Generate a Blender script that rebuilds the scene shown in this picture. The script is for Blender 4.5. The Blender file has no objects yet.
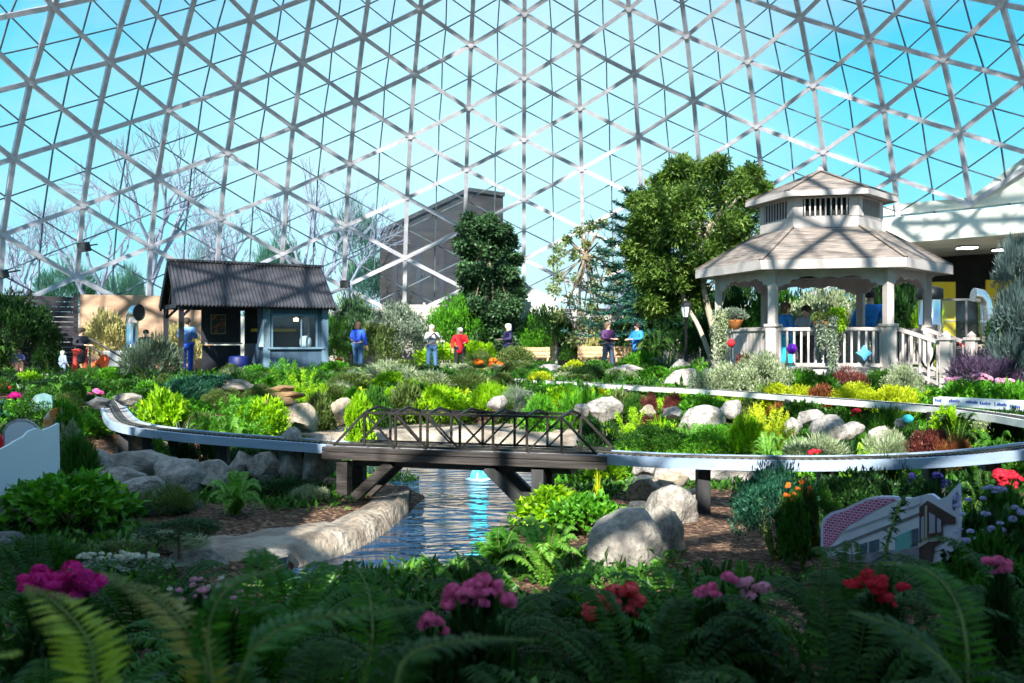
SUN_E,SUN_AZ,SUN_EL,SKY_S,EXPO = 9.0,192,37,0.74,0.58
import bpy, bmesh, math, random
import numpy as np
from mathutils import Vector, Matrix, noise
random.seed(7); RNG = np.random.default_rng(11)
C = bpy.context.scene.collection
PI = math.pi
F, E = 908.0, 2.0            # focal length in pixels (1024 wide), eye height

def W(px, py, d):            # a point seen at pixel (px,py) standing d metres away
    return Vector(((px-512)/F*d, d, E-(py-341.5)/F*d))
def GP(px, py, z):           # the point at height z seen at pixel
    return W(px, py, (E-z)*F/(py-341.5))
def smooth(a, b, x):
    t = min(1, max(0, (x-a)/(b-a))); return t*t*(3-2*t)

# ------------------------------------------------------------ materials
def nt(name):
    m = bpy.data.materials.new(name); m.use_nodes = True
    n = m.node_tree; n.nodes.clear(); return m, n
def principled(n, col=(.5,.5,.5), rough=.6, metal=0, spec=.5):
    b = n.nodes.new('ShaderNodeBsdfPrincipled')
    b.inputs['Base Color'].default_value = (*col, 1); b.inputs['Roughness'].default_value = rough
    b.inputs['Metallic'].default_value = metal; b.inputs['Specular IOR Level'].default_value = spec
    return b
def out(n, s):
    o = n.nodes.new('ShaderNodeOutputMaterial'); n.links.new(s, o.inputs['Surface']); return o
def mat(name, col, col2=None, scale=8, rough=.7, metal=0, bump=.0, spec=.4, detail=4, stretch=None, bscale=None, contrast=(.35,.65), emit=None):
    m, n = nt(name); b = principled(n, col, rough, metal, spec); L = n.links.new
    if col2 is not None or bump:
        tc = n.nodes.new('ShaderNodeTexCoord'); mp = n.nodes.new('ShaderNodeMapping')
        if stretch: mp.inputs['Scale'].default_value = stretch
        L(tc.outputs['Object'], mp.inputs['Vector'])
        no = n.nodes.new('ShaderNodeTexNoise'); no.inputs['Scale'].default_value = scale; no.inputs['Detail'].default_value = detail
        L(mp.outputs['Vector'], no.inputs['Vector'])
        if col2 is not None:
            r = n.nodes.new('ShaderNodeValToRGB')
            r.color_ramp.elements[0].position = contrast[0]; r.color_ramp.elements[1].position = contrast[1]
            r.color_ramp.elements[0].color = (*col, 1); r.color_ramp.elements[1].color = (*col2, 1)
            L(no.outputs['Fac'], r.inputs['Fac']); L(r.outputs['Color'], b.inputs['Base Color'])
        if bump:
            n2 = n.nodes.new('ShaderNodeTexNoise'); n2.inputs['Scale'].default_value = bscale or scale*2; n2.inputs['Detail'].default_value = 5
            L(mp.outputs['Vector'], n2.inputs['Vector'])
            bp = n.nodes.new('ShaderNodeBump'); bp.inputs['Strength'].default_value = bump; bp.inputs['Distance'].default_value = .03
            L(n2.outputs['Fac'], bp.inputs['Height']); L(bp.outputs['Normal'], b.inputs['Normal'])
    if emit: b.inputs['Emission Color'].default_value = (*emit[0],1); b.inputs['Emission Strength'].default_value = emit[1]
    out(n, b.outputs[0]); return m
def leafmat(name, c1, c2, c3=None, trans=.35, rough=.42, spec=.35):
    """leaf colour runs c1..c2(..c3) by a per-leaf value carried in the mesh"""
    m, n = nt(name); L = n.links.new
    a = n.nodes.new('ShaderNodeAttribute'); a.attribute_name = 'lv'
    r = n.nodes.new('ShaderNodeValToRGB'); r.color_ramp.elements[0].color = (*c1,1); r.color_ramp.elements[1].color = (*c2,1)
    if c3: e = r.color_ramp.elements.new(1.0); e.color = (*c3,1); r.color_ramp.elements[1].position = .8; r.color_ramp.elements[1].color=(*c2,1)
    L(a.outputs['Fac'], r.inputs['Fac'])
    b = principled(n, c1, rough, 0, spec); L(r.outputs['Color'], b.inputs['Base Color'])
    t = n.nodes.new('ShaderNodeBsdfTranslucent')
    mx2 = n.nodes.new('ShaderNodeMixRGB'); mx2.blend_type='MULTIPLY'; mx2.inputs[0].default_value = 1; mx2.inputs[2].default_value = (1.0,1.0,.55,1)
    L(r.outputs['Color'], mx2.inputs[1]); L(mx2.outputs[0], t.inputs['Color'])
    mx = n.nodes.new('ShaderNodeMixShader'); mx.inputs[0].default_value = trans
    L(b.outputs[0], mx.inputs[1]); L(t.outputs[0], mx.inputs[2]); out(n, mx.outputs[0]); return m

# ------------------------------------------------------------ mesh builder
class MB:
    def __init__(s): s.V=[]; s.F=[]; s.n=0; s.lv=[]; s.M=[]
    def add(s, V, Fc, lv=0.5, mi=0):
        V = np.asarray(V, float).reshape(-1,3); Fc = np.asarray(Fc, int)
        s.V.append(V); s.F.append(Fc+s.n); s.n += len(V); s.M.append(np.full(len(Fc), mi))
        s.lv.append(np.full(len(V), lv) if np.isscalar(lv) else np.asarray(lv,float)); return s
    def box(s, c, size, R=None, mi=0):
        x,y,z = [v/2 for v in size]
        V = np.array([(i,j,k) for i in (-x,x) for j in (-y,y) for k in (-z,z)])
        if R is not None: V = V @ np.array(R).T
        V = V + np.array(c)
        return s.add(V, [(0,1,3,2),(4,6,7,5),(0,4,5,1),(2,3,7,6),(0,2,6,4),(1,5,7,3)], mi=mi)
    def beam(s, p, q, w, h, up=(0,0,1), mi=0):
        p=np.array(p,float); q=np.array(q,float); d=q-p; l=np.linalg.norm(d)
        if l<1e-6: return s
        d/=l; u=np.array(up,float); a=np.cross(d,u)
        if np.linalg.norm(a)<1e-3: a=np.cross(d,(1,0,0))
        a/=np.linalg.norm(a); u=np.cross(a,d)
        V=[]
        for e in (p,q):
            for i,j in ((-1,-1),(1,-1),(1,1),(-1,1)): V.append(e+a*i*w/2+u*j*h/2)
        return s.add(V, [(0,1,2,3),(7,6,5,4),(4,5,1,0),(5,6,2,1),(6,7,3,2),(7,4,0,3)], mi=mi)
    def tube(s, P, r, seg=6, cap=True, mi=0, lv=.5):
        P=np.array(P,float); n=len(P); r=np.full(n,r) if np.isscalar(r) else np.array(r,float)
        T=np.gradient(P,axis=0); T/=np.linalg.norm(T,axis=1)[:,None]+1e-9
        ref=np.array((0,0,1.)) if abs(T[:,2]).mean()<.8 else np.array((1.,0,0))
        A=np.cross(T,ref); A/=np.linalg.norm(A,axis=1)[:,None]+1e-9; B=np.cross(T,A)
        th=np.arange(seg)*2*PI/seg
        V=P[:,None]+r[:,None,None]*(np.cos(th)[None,:,None]*A[:,None]+np.sin(th)[None,:,None]*B[:,None])
        V=V.reshape(-1,3); Fc=[]
        for i in range(n-1):
            for j in range(seg):
                k=(j+1)%seg; Fc.append((i*seg+j,i*seg+k,(i+1)*seg+k,(i+1)*seg+j))
        s.add(V,Fc,lv,mi)
        if cap:
            for i,o in ((0,1),(n-1,-1)):
                ring=[i*seg+j for j in range(seg)]
                c=P[i]; VV=np.vstack([V[ring],c]); s.add(VV,[((j+1)%seg,j,seg,seg) if o>0 else (j,(j+1)%seg,seg,seg) for j in range(seg)],lv,mi)
        return s
    def lathe(s, prof, c=(0,0,0), seg=16, rot=0, mi=0, sy=1):
        n=len(prof); th=rot+np.arange(seg)*2*PI/seg; V=[]
        for r,z in prof:
            for t in th: V.append((c[0]+r*math.cos(t), c[1]+r*math.sin(t)*sy, c[2]+z))
        Fc=[(i*seg+j,i*seg+(j+1)%seg,(i+1)*seg+(j+1)%seg,(i+1)*seg+j) for i in range(n-1) for j in range(seg)]
        return s.add(V,Fc,mi=mi)
    def prism(s, poly, thick, M=None, mi=0):
        """polygon in the xz plane extruded along y by thick (centred)"""
        if sum(poly[i-1][0]*poly[i][1]-poly[i][0]*poly[i-1][1] for i in range(len(poly)))<0: poly=poly[::-1]
        k=len(poly); V=[(x,-thick/2,z) for x,z in poly]+[(x,thick/2,z) for x,z in poly]
        V=np.array(V,float)
        if M is not None: V=V@np.array(M)[:3,:3].T+np.array(M)[:3,3]
        s.V.append(V); base=s.n; s.n+=2*k; s.lv.append(np.full(2*k,.5))
        s.F.append([tuple(base+i for i in range(k)), tuple(base+k+i for i in reversed(range(k)))]); s.M.append(np.full(2,mi))
        s.F.append([(base+i,base+k+i,base+k+(i+1)%k,base+(i+1)%k) for i in range(k)]); s.M.append(np.full(k,mi)); return s
    def mesh(s, name, mats, smooth=False):
        me=bpy.data.meshes.new(name); V=np.vstack(s.V)
        polys=[]; tot=0; lens=[]; loops=[]
        for f in s.F:
            if isinstance(f,np.ndarray):
                if f.shape[1]==4 and (f[:,2]==f[:,3]).all(): f=f[:,:3]
                if f.shape[1]==4 and (f[:,2]==f[:,3]).any():
                    for t in f: t=t.tolist(); t=t[:3] if t[2]==t[3] else t; loops.append(np.array(t)); lens.append(np.array([len(t)]))
                else: loops.append(f.ravel()); lens.append(np.full(len(f), f.shape[1]))
            else:
                for t in f: loops.append(np.array(t)); lens.append(np.array([len(t)]))
        loops=np.concatenate(loops); lens=np.concatenate(lens); st=np.concatenate([[0],np.cumsum(lens)[:-1]])
        me.vertices.add(len(V)); me.vertices.foreach_set('co', V.ravel().astype(np.float32))
        me.loops.add(len(loops)); me.loops.foreach_set('vertex_index', loops.astype(np.int32))
        me.polygons.add(len(lens)); me.polygons.foreach_set('loop_start', st.astype(np.int32)); me.polygons.foreach_set('loop_total', lens.astype(np.int32))
        me.polygons.foreach_set('material_index', np.concatenate(s.M).astype(np.int32))
        me.polygons.foreach_set('use_smooth', np.full(len(lens),bool(smooth)))
        a=me.attributes.new('lv','FLOAT','POINT'); a.data.foreach_set('value', np.concatenate(s.lv).astype(np.float32))
        for m in (mats if isinstance(mats,(list,tuple)) else [mats]): me.materials.append(m)
        me.update(); me.validate(); return me
    def obj(s, name, mats, parent=None, loc=None, smooth=False, bevel=0, closed=False):
        o=bpy.data.objects.new(name, s.mesh(name,mats,smooth)); C.objects.link(o)
        if closed:
            bm=bmesh.new(); bm.from_mesh(o.data); bmesh.ops.recalc_face_normals(bm,faces=bm.faces); bm.to_mesh(o.data); bm.free()
        if parent: o.parent=parent
        if loc is not None: o.location=loc
        if bevel:
            b=o.modifiers.new('bevel','BEVEL'); b.width=bevel; b.segments=2; b.limit_method='ANGLE'
        return o
def tag(o, label=None, cat=None, group=None, kind=None):
    if label: o['label']=label
    if cat: o['category']=cat
    if group: o['group']=group
    if kind: o['kind']=kind
    return o
def thing(name, label, cat, loc=(0,0,0), rz=0, group=None):
    o=bpy.data.objects.new(name,None); C.objects.link(o); o.location=loc; o.rotation_euler=(0,0,rz); o.empty_display_size=.1
    return tag(o,label,cat,group)
def copy_tree(o, parent=None):
    c=o.copy(); C.objects.link(c); c.parent=parent
    for ch in [x for x in C.objects if x.parent==o]: copy_tree(ch,c)
    return c
def rotz(a): return np.array([[math.cos(a),-math.sin(a),0],[math.sin(a),math.cos(a),0],[0,0,1]])

# ------------------------------------------------------------ leaves (vectorised)
def leaves(mb, P, D, L, Wd, fold=.25, droop=.2, lv=None, N=None, mi=0):
    """n leaves: base P, direction D, length L, width Wd, folded on the midrib"""
    n=len(P); P=np.asarray(P,float); D=np.asarray(D,float); D=D/(np.linalg.norm(D,axis=1)[:,None]+1e-9)
    L=np.broadcast_to(L,(n,)).astype(float)[:,None]; Wd=np.broadcast_to(Wd,(n,)).astype(float)[:,None]
    if N is None: N=RNG.normal(size=(n,3))+np.array((0,0,1.2))
    S=np.cross(D,N); S/=np.linalg.norm(S,axis=1)[:,None]+1e-9; U=np.cross(S,D)
    m=P+D*L*.45
    a=m+S*Wd*.5+U*Wd*fold; b=m-S*Wd*.5+U*Wd*fold; t=P+D*L-U*L*droop
    V=np.stack([P,a,m,b,t],1).reshape(-1,3); i=np.arange(n)[:,None]*5
    Fc=np.concatenate([i+[0,2,1],i+[0,3,2],i+[1,2,4],i+[2,3,4]])
    if lv is None: lv=RNG.random(n)
    mb.add(V,Fc,np.repeat(lv,5),mi)
def sphere_pts(n, up=-.35):
    v=RNG.normal(size=(n*3+20,3)); v/=np.linalg.norm(v,axis=1)[:,None]; v=v[v[:,2]>up][:n]; return v
# ------------------------------------------------------------ colours
def glass_mat(name, tint=(.96,1,1), dirt=.05, dcol=(.8,.9,.95)):
    m,n=nt(name); L=n.links.new
    t=n.nodes.new('ShaderNodeBsdfTransparent'); t.inputs['Color'].default_value=(*tint,1)
    g=n.nodes.new('ShaderNodeBsdfGlossy'); g.inputs['Roughness'].default_value=.06; g.inputs['Color'].default_value=(.9,.95,1,1)
    lw=n.nodes.new('ShaderNodeLayerWeight'); lw.inputs['Blend'].default_value=.5; pw=n.nodes.new('ShaderNodeMath'); pw.operation='POWER'; pw.inputs[1].default_value=5; L(lw.outputs['Facing'],pw.inputs[0]); fr=n.nodes.new('ShaderNodeMath'); fr.operation='MULTIPLY_ADD'; fr.inputs[1].default_value=.8; fr.inputs[2].default_value=.04; L(pw.outputs[0],fr.inputs[0])
    mx=n.nodes.new('ShaderNodeMixShader'); L(fr.outputs[0],mx.inputs[0]); L(t.outputs[0],mx.inputs[1]); L(g.outputs[0],mx.inputs[2])
    d=n.nodes.new('ShaderNodeBsdfTranslucent'); d.inputs['Color'].default_value=(*dcol,1)
    tc=n.nodes.new('ShaderNodeTexCoord'); no=n.nodes.new('ShaderNodeTexNoise'); no.inputs['Scale'].default_value=.6; no.inputs['Detail'].default_value=6
    L(tc.outputs['Object'],no.inputs['Vector'])
    mt=n.nodes.new('ShaderNodeMapRange'); mt.inputs[1].default_value=.4; mt.inputs[2].default_value=.75; mt.inputs[3].default_value=dirt*.3; mt.inputs[4].default_value=dirt*2
    L(no.outputs['Fac'],mt.inputs[0])
    m2=n.nodes.new('ShaderNodeMixShader'); L(mt.outputs[0],m2.inputs[0]); L(mx.outputs[0],m2.inputs[1]); L(d.outputs[0],m2.inputs[2])
    out(n,m2.outputs[0]); return m
M={}
M['glass']=glass_mat('dome glass',dirt=.06)
M['pane']=glass_mat('window glass',(.85,.92,.95),.03)
M['alu']=mat('weathered aluminium',(.42,.41,.47),(.58,.57,.63),3,.4,.25,spec=.6)
M['mull']=mat('dark glazing bar',(.07,.1,.13),(.14,.18,.22),3,.45,.2)
M['concrete']=mat('pale concrete',(.6,.62,.58),(.75,.77,.72),1.5,.85,bump=.2,bscale=20)
M['path']=mat('path concrete',(.5,.47,.42),(.62,.6,.54),2,.9,bump=.2,bscale=30)
M['tanwall']=mat('tan rendered wall',(.34,.21,.14),(.5,.34,.24),1.2,.9,stretch=(1,1,3),bump=.3,bscale=12)
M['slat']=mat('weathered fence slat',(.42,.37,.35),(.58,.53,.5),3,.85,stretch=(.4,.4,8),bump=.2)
M['slatshade']=mat('shade toned slat',(.05,.045,.06),(.09,.075,.085),3,.8,stretch=(.4,.4,8),bump=.2)  # the pale slats again, with their shade put into the colour
M['black']=mat('black painted wood',(.012,.014,.02),(.025,.028,.04),4,.6,bump=.1)
M['cabin']=mat('blue grey painted wood',(.045,.085,.14),(.065,.115,.18),2,.6,stretch=(8,8,.5),bump=.1)
M['cabinlight']=mat('pale blue painted trim',(.1,.18,.26),(.16,.26,.35),2,.6)
M['roofmetal']=mat('dark corrugated roof',(.036,.036,.046),(.08,.078,.092),1.6,.42,.35,spec=.6,bump=.1)
M['white']=mat('warm white painted wood',(.42,.375,.37),(.5,.45,.44),3,.6,bump=.1)
M['shingle']=None
M['bark']=mat('bark',(.16,.11,.08),(.3,.23,.17),6,.9,stretch=(1,1,.3),bump=.6,bscale=20)
M['palebark']=mat('pale bark',(.38,.32,.24),(.58,.5,.4),5,.9,stretch=(1,1,.4),bump=.4)
M['stem']=mat('green stem',(.09,.16,.03),(.2,.28,.06),10,.7)
M['rock']=mat('mottled granite',(.2,.18,.165),(.37,.335,.3),4,.85,bump=.8,bscale=9,detail=9,contrast=(.36,.62))
M['rocktan']=mat('tan boulder',(.3,.235,.17),(.52,.44,.35),4,.85,bump=.8,bscale=14,detail=9)
M['rockpale']=mat('pale granite',(.25,.225,.21),(.52,.48,.46),5,.85,bump=.8,bscale=16,detail=9)
M['rockdark']=mat('dark wet boulder',(.06,.065,.07),(.16,.16,.16),5,.6,bump=.8,bscale=12,detail=9)
M['slate']=mat('layered brown slate',(.16,.09,.04),(.36,.23,.11),5,.75,stretch=(1,1,5),bump=.6)
M['ledge']=mat('poured stone ledge',(.2,.155,.12),(.46,.39,.32),3,.85,bump=1.6,bscale=14,detail=8)
M['soil']=None
M['timber']=mat('weathered dark timber',(.022,.019,.019),(.065,.053,.05),4,.75,stretch=(.5,.5,6),bump=.3)
M['timberpost']=mat('black stained post',(.02,.021,.025),(.05,.05,.055),4,.7,stretch=(3,3,.6),bump=.2)
M['fascia']=mat('blue white track edge',(.25,.34,.5),(.37,.45,.58),1.2,.5,stretch=(1,1,4),bump=.15,bscale=6)
M['fasciagrey']=mat('grey silver timber edge',(.3,.27,.28),(.45,.41,.41),4,.7,stretch=(.5,.5,6),bump=.3)
M['ballast']=mat('grey track ballast',(.25,.24,.25),(.42,.4,.4),40,.95,bump=.8,bscale=60)
M['rail']=mat('brass rail',(.3,.27,.22),None,8,.35,.9)
M['truss']=mat('dark bronze steel',(.018,.016,.016),(.042,.037,.035),6,.45,.3,bump=.1)
M['chrome']=mat('bright metal duct',(.72,.76,.8),(.8,.84,.88),4,.18,.95)
M['darkmetal']=mat('dark metal',(.02,.022,.026),(.04,.042,.05),4,.45,.6)
M['yellow']=mat('yellow wall panel',(.75,.52,.02),(.8,.6,.04),1,.6)
M['terracotta']=mat('orange terracotta',(.55,.18,.05),(.65,.26,.09),8,.8)
M['bench']=mat('tan bench wood',(.5,.32,.18),(.62,.44,.28),4,.7,stretch=(.5,6,6),bump=.2)
M['board']=mat('white board',(.72,.78,.86),(.78,.84,.9),1,.5)
M['teal']=mat('teal plastic',(.02,.45,.4),None,4,.4)
M['purple']=mat('purple lantern',(.22,.02,.62),None,4,.35)
M['bluepl']=mat('sky blue ornament',(.12,.45,.75),None,4,.35)
M['blackg']=mat('shadow cloth black',(.01,.01,.012),None,4,.7)
for nme,c in dict(skin=(.55,.33,.23),hairwhite=(.75,.72,.68),hairbrown=(.12,.07,.04),hairdark=(.03,.02,.015),hairgrey=(.4,.38,.36),jean=(.05,.13,.28),jeandark=(.03,.05,.1),
    royal=(.02,.09,.62),greyjacket=(.38,.4,.45),red=(.62,.01,.02),navy=(.03,.025,.1),plum=(.07,.02,.1),skyblue=(.02,.2,.6),paleblue=(.16,.33,.75),blackcoat=(.015,.018,.03),
    white=(.8,.8,.8),stripe=(.3,.42,.62),orange=(.75,.1,.02),pants=(.02,.02,.03),redpants=(.45,.04,.03),checked=(.1,.12,.3),pinkpants=(.6,.3,.25),aqua=(.02,.4,.6),shoe=(.02,.02,.02)).items():
    M['p_'+nme]=mat('cloth '+nme,c,tuple(min(1,v*1.35+.01) for v in c),30,.75,bump=.15)
M['mouth']=mat('lips',(.4,.1,.08)); M['eye']=mat('eye dark',(.01,.008,.006),rough=.2)

G={}   # leaves
G['dark']=leafmat('leaf dark green',(.006,.028,.008),(.03,.1,.02),(.07,.19,.03))
G['mid']=leafmat('leaf mid green',(.015,.06,.008),(.06,.2,.02),(.14,.34,.04))
G['olive']=leafmat('leaf olive',(.05,.09,.02),(.16,.24,.06),(.42,.45,.22))
G['bright']=leafmat('leaf bright green',(.03,.13,.01),(.12,.4,.02),(.3,.62,.04))
G['lime']=leafmat('leaf lime',(.12,.3,.005),(.34,.62,.01),(.62,.8,.03))
G['yellow']=leafmat('leaf yellow green',(.28,.36,.01),(.62,.7,.02),(.85,.85,.06))
G['grey']=leafmat('leaf silver grey',(.09,.13,.09),(.25,.32,.24),(.52,.58,.48),trans=.15)
G['variegated']=leafmat('leaf variegated cream',(.12,.2,.08),(.45,.5,.32),(.8,.8,.68),trans=.2)
G['blue']=leafmat('needle blue green',(.01,.05,.04),(.03,.13,.1),(.08,.24,.18),trans=.15)
G['coleusgreen']=leafmat('leaf rust and green',(.015,.06,.01),(.06,.1,.02),(.55,.16,.03))
G['magnolia']=leafmat('leaf pale magnolia',(.08,.14,.03),(.3,.38,.14),(.7,.72,.5))
G['greydark']=leafmat('leaf grey green dark',(.035,.065,.04),(.12,.18,.12),(.36,.42,.33),trans=.15)
G['bluegrey']=leafmat('needle blue grey',(.04,.08,.085),(.12,.18,.18),(.3,.38,.36),trans=.15)
G['teal']=leafmat('leaf blue green',(.01,.06,.04),(.04,.17,.1),(.12,.32,.2))
G['purple']=leafmat('leaf dark purple',(.04,.02,.05),(.14,.09,.18),(.3,.22,.38),trans=.15)
G['burgundy']=leafmat('leaf burgundy',(.06,.012,.015),(.2,.05,.04),(.4,.2,.15),trans=.2)
G['coleus']=leafmat('leaf rust orange',(.1,.025,.01),(.28,.09,.03),(.45,.28,.09),trans=.3)
G['cream']=leafmat('leaf cream yellow',(.28,.26,.08),(.6,.55,.25),(.82,.78,.5),trans=.25)
G['fern']=leafmat('fern green',(.015,.07,.006),(.05,.2,.015),(.13,.36,.03),spec=.12)
G['ferndark']=leafmat('fern dark',(.01,.036,.008),(.04,.115,.02),(.1,.24,.045),spec=.08)
G['fernbright']=leafmat('fern bright',(.06,.22,.02),(.2,.46,.06),(.38,.64,.12))
G['frondyellow']=leafmat('frond yellow green',(.2,.32,.01),(.42,.58,.03),(.6,.7,.08),trans=.45)
G['frondolive']=leafmat('frond olive brown',(.16,.15,.02),(.32,.33,.04),(.45,.4,.08),trans=.4)
G['tree']=leafmat('tree leaf',(.035,.085,.015),(.18,.31,.05),(.5,.6,.17),trans=.35)
G['ivy']=leafmat('ivy leaf',(.02,.055,.025),(.08,.18,.07),(.22,.34,.18),trans=.2)
def petal(n,c1,c2): return leafmat('petal '+n,c1,c2,None,trans=.3,rough=.6)
G['f_magenta']=petal('magenta',(.6,.0,.22),(.95,.03,.45)); G['f_pink']=petal('pink',(.92,.08,.38),(1,.32,.65))
G['f_red']=petal('red',(.6,.01,.03),(.9,.04,.09)); G['f_lilac']=petal('lilac',(.35,.35,.8),(.62,.62,.92))
G['f_violet']=petal('violet',(.08,.05,.4),(.2,.15,.6)); G['f_white']=petal('white',(.7,.7,.68),(.9,.9,.86))
G['f_orange']=petal('orange',(.75,.1,.01),(.95,.35,.02)); G['f_rose']=petal('pale pink',(.8,.3,.55),(.95,.55,.75))
G['f_coral']=petal('coral red',(.85,.05,.1),(1,.2,.22))

def shingle_mat():
    m,n=nt('grey brown shingle'); L=n.links.new; b=principled(n,(.4,.33,.3),.85)
    tc=n.nodes.new('ShaderNodeTexCoord'); sx=n.nodes.new('ShaderNodeSeparateXYZ'); L(tc.outputs['Object'],sx.inputs[0])
    w=n.nodes.new('ShaderNodeMath'); w.operation='MULTIPLY'; w.inputs[1].default_value=13; L(sx.outputs['Z'],w.inputs[0])
    fr=n.nodes.new('ShaderNodeMath'); fr.operation='FRACT'; L(w.outputs[0],fr.inputs[0])
    no=n.nodes.new('ShaderNodeTexNoise'); no.inputs['Scale'].default_value=3; mp=n.nodes.new('ShaderNodeMapping'); mp.inputs['Scale'].default_value=(1,1,14)
    L(tc.outputs['Object'],mp.inputs[0]); L(mp.outputs[0],no.inputs['Vector'])
    r=n.nodes.new('ShaderNodeValToRGB'); r.color_ramp.elements[0].color=(.12,.1,.092,1); r.color_ramp.elements[1].color=(.29,.24,.215,1); r.color_ramp.elements[0].position=.35; r.color_ramp.elements[1].position=.68
    L(no.outputs['Fac'],r.inputs['Fac']); L(r.outputs['Color'],b.inputs['Base Color'])
    bp=n.nodes.new('ShaderNodeBump'); bp.inputs['Strength'].default_value=.9; bp.inputs['Distance'].default_value=.04; L(fr.outputs[0],bp.inputs['Height']); L(bp.outputs[0],b.inputs['Normal'])
    out(n,b.outputs[0]); return m
M['shingle']=shingle_mat()
def soil_mat():
    m,n=nt('bark mulch'); L=n.links.new; b=principled(n,(.2,.13,.09),.95,0,.2)
    tc=n.nodes.new('ShaderNodeTexCoord'); vo=n.nodes.new('ShaderNodeTexVoronoi'); vo.inputs['Scale'].default_value=28; L(tc.outputs['Object'],vo.inputs['Vector'])
    r=n.nodes.new('ShaderNodeValToRGB'); els=r.color_ramp.elements; els[0].color=(.05,.028,.02,1); els[1].color=(.3,.19,.12,1); els[0].position=.1; e=els.new(.75); e.color=(.14,.08,.055,1); els[2].position=.98
    sp=n.nodes.new('ShaderNodeSeparateColor'); L(vo.outputs['Color'],sp.inputs[0]); L(sp.outputs[0],r.inputs['Fac']); L(r.outputs[0],b.inputs['Base Color'])
    bp=n.nodes.new('ShaderNodeBump'); bp.inputs['Strength'].default_value=1; bp.inputs['Distance'].default_value=.03; L(vo.outputs['Distance'],bp.inputs['Height']); L(bp.outputs[0],b.inputs['Normal'])
    out(n,b.outputs[0]); return m
M['soil']=soil_mat()
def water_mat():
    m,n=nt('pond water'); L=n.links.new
    b=principled(n,(.008,.035,.085),.02,0,.9); b.inputs['IOR'].default_value=1.33  # blue in the base colour stands in for reflected sky
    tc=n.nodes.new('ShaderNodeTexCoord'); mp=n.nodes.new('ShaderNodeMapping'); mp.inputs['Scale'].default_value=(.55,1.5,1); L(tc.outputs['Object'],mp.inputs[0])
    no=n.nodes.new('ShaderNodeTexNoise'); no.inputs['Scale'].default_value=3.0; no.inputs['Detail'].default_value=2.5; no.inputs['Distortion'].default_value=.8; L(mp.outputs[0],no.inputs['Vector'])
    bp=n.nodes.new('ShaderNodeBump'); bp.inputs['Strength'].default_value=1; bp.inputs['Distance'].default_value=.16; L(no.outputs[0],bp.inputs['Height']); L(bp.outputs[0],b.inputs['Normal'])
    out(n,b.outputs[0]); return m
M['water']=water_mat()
# ------------------------------------------------------------ ground, pond, path
CX, CY, NM = .355, 18.848, 52
WATER = .25
POND=[GP(*p, WATER) for p in ((215,600),(245,577),(300,560),(345,545),(385,522),(412,497),(352,480),(300,456),(292,444),(330,436),(500,434),(640,437),(672,446),(600,462),(570,482),(548,507),(515,540),(492,575),(400,583),(330,600))]
def in_poly(x,y,P):
    c=False; j=len(P)-1
    for i in range(len(P)):
        if (P[i][1]>y)!=(P[j][1]>y) and x<(P[j][0]-P[i][0])*(y-P[i][1])/(P[j][1]-P[i][1])+P[i][0]: c=not c
        j=i
    return c
def edge_dist(x,y,P):
    best=9e9
    for i in range(len(P)):
        ax,ay=P[i-1][0],P[i-1][1]; bx,by=P[i][0]-ax,P[i][1]-ay
        t=max(0,min(1,((x-ax)*bx+(y-ay)*by)/(bx*bx+by*by))); best=min(best,math.hypot(x-ax-bx*t,y-ay-by*t))
    return best
def ground(x,y):
    s0=12.5-2.5*smooth(-2,-6,x); z=.42+.5*smooth(s0,18.5+3.5*smooth(-2,0,x)*(1-smooth(4,6,x)),y)
    z+=.18*smooth(5,3,y)
    z+=.05*noise.noise(Vector((x*.6,y*.6,0)))
    if -7<x<5 and 4<y<19:
        d=edge_dist(x,y,POND)
        if in_poly(x,y,POND): z=min(z, .36-.5*smooth(0,.5,d))
        else: z=.33+(z-.33)*smooth(-.1,.7,d)
    return z
def make_floor():
    st=.2; xs=np.arange(-23,24,st); ys=np.arange(-4.2,42,st)
    V=[];idx={}
    ok=lambda x,y:(x-CX)**2+(y-CY)**2<22.9**2
    mb=MB(); Fc=[]
    nx,ny=len(xs),len(ys)
    for j,y in enumerate(ys):
        for i,x in enumerate(xs): V.append((x,y,ground(x,y)))
    for j in range(ny-1):
        for i in range(nx-1):
            if ok(xs[i],ys[j]): a=j*nx+i; Fc.append((a,a+1,a+nx+1,a+nx))
    mb.add(V,Fc); o=mb.obj('floor',M['soil'],smooth=True); tag(o,kind='structure')
make_floor()
def ring(name,r0,r1,z0,z1,a0,a1,m,n=80,kind='structure',thick=None):
    mb=MB(); V=[];Fc=[]
    for k in range(n+1):
        a=a0+(a1-a0)*k/n; s,c=math.sin(a),math.cos(a)
        for r,z in ((r0,z0),(r1,z0),(r1,z1),(r0,z1)): V.append((CX+r*s,CY+r*c,z))
    for k in range(n):
        for j in range(4): a=k*4+j; b=k*4+(j+1)%4; Fc.append((a,b,b+4,a+4))
    Fc+= [(0,3,2,1),(n*4,n*4+1,n*4+2,n*4+3)]
    mb.add(V,Fc); o=mb.obj(name,m,closed=True); tag(o,kind=kind); return o
ring('path',15.2,18.6,.3,.96,-PI*.8,PI*.8,M['path'])
ring('wall_back',22.3,22.75,.2,3.05,-1.35,.66,M['concrete'])
ring('wall_front',22.3,22.75,.2,3.05,1.2,2*PI-1.36,M['concrete'],n=100)
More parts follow.
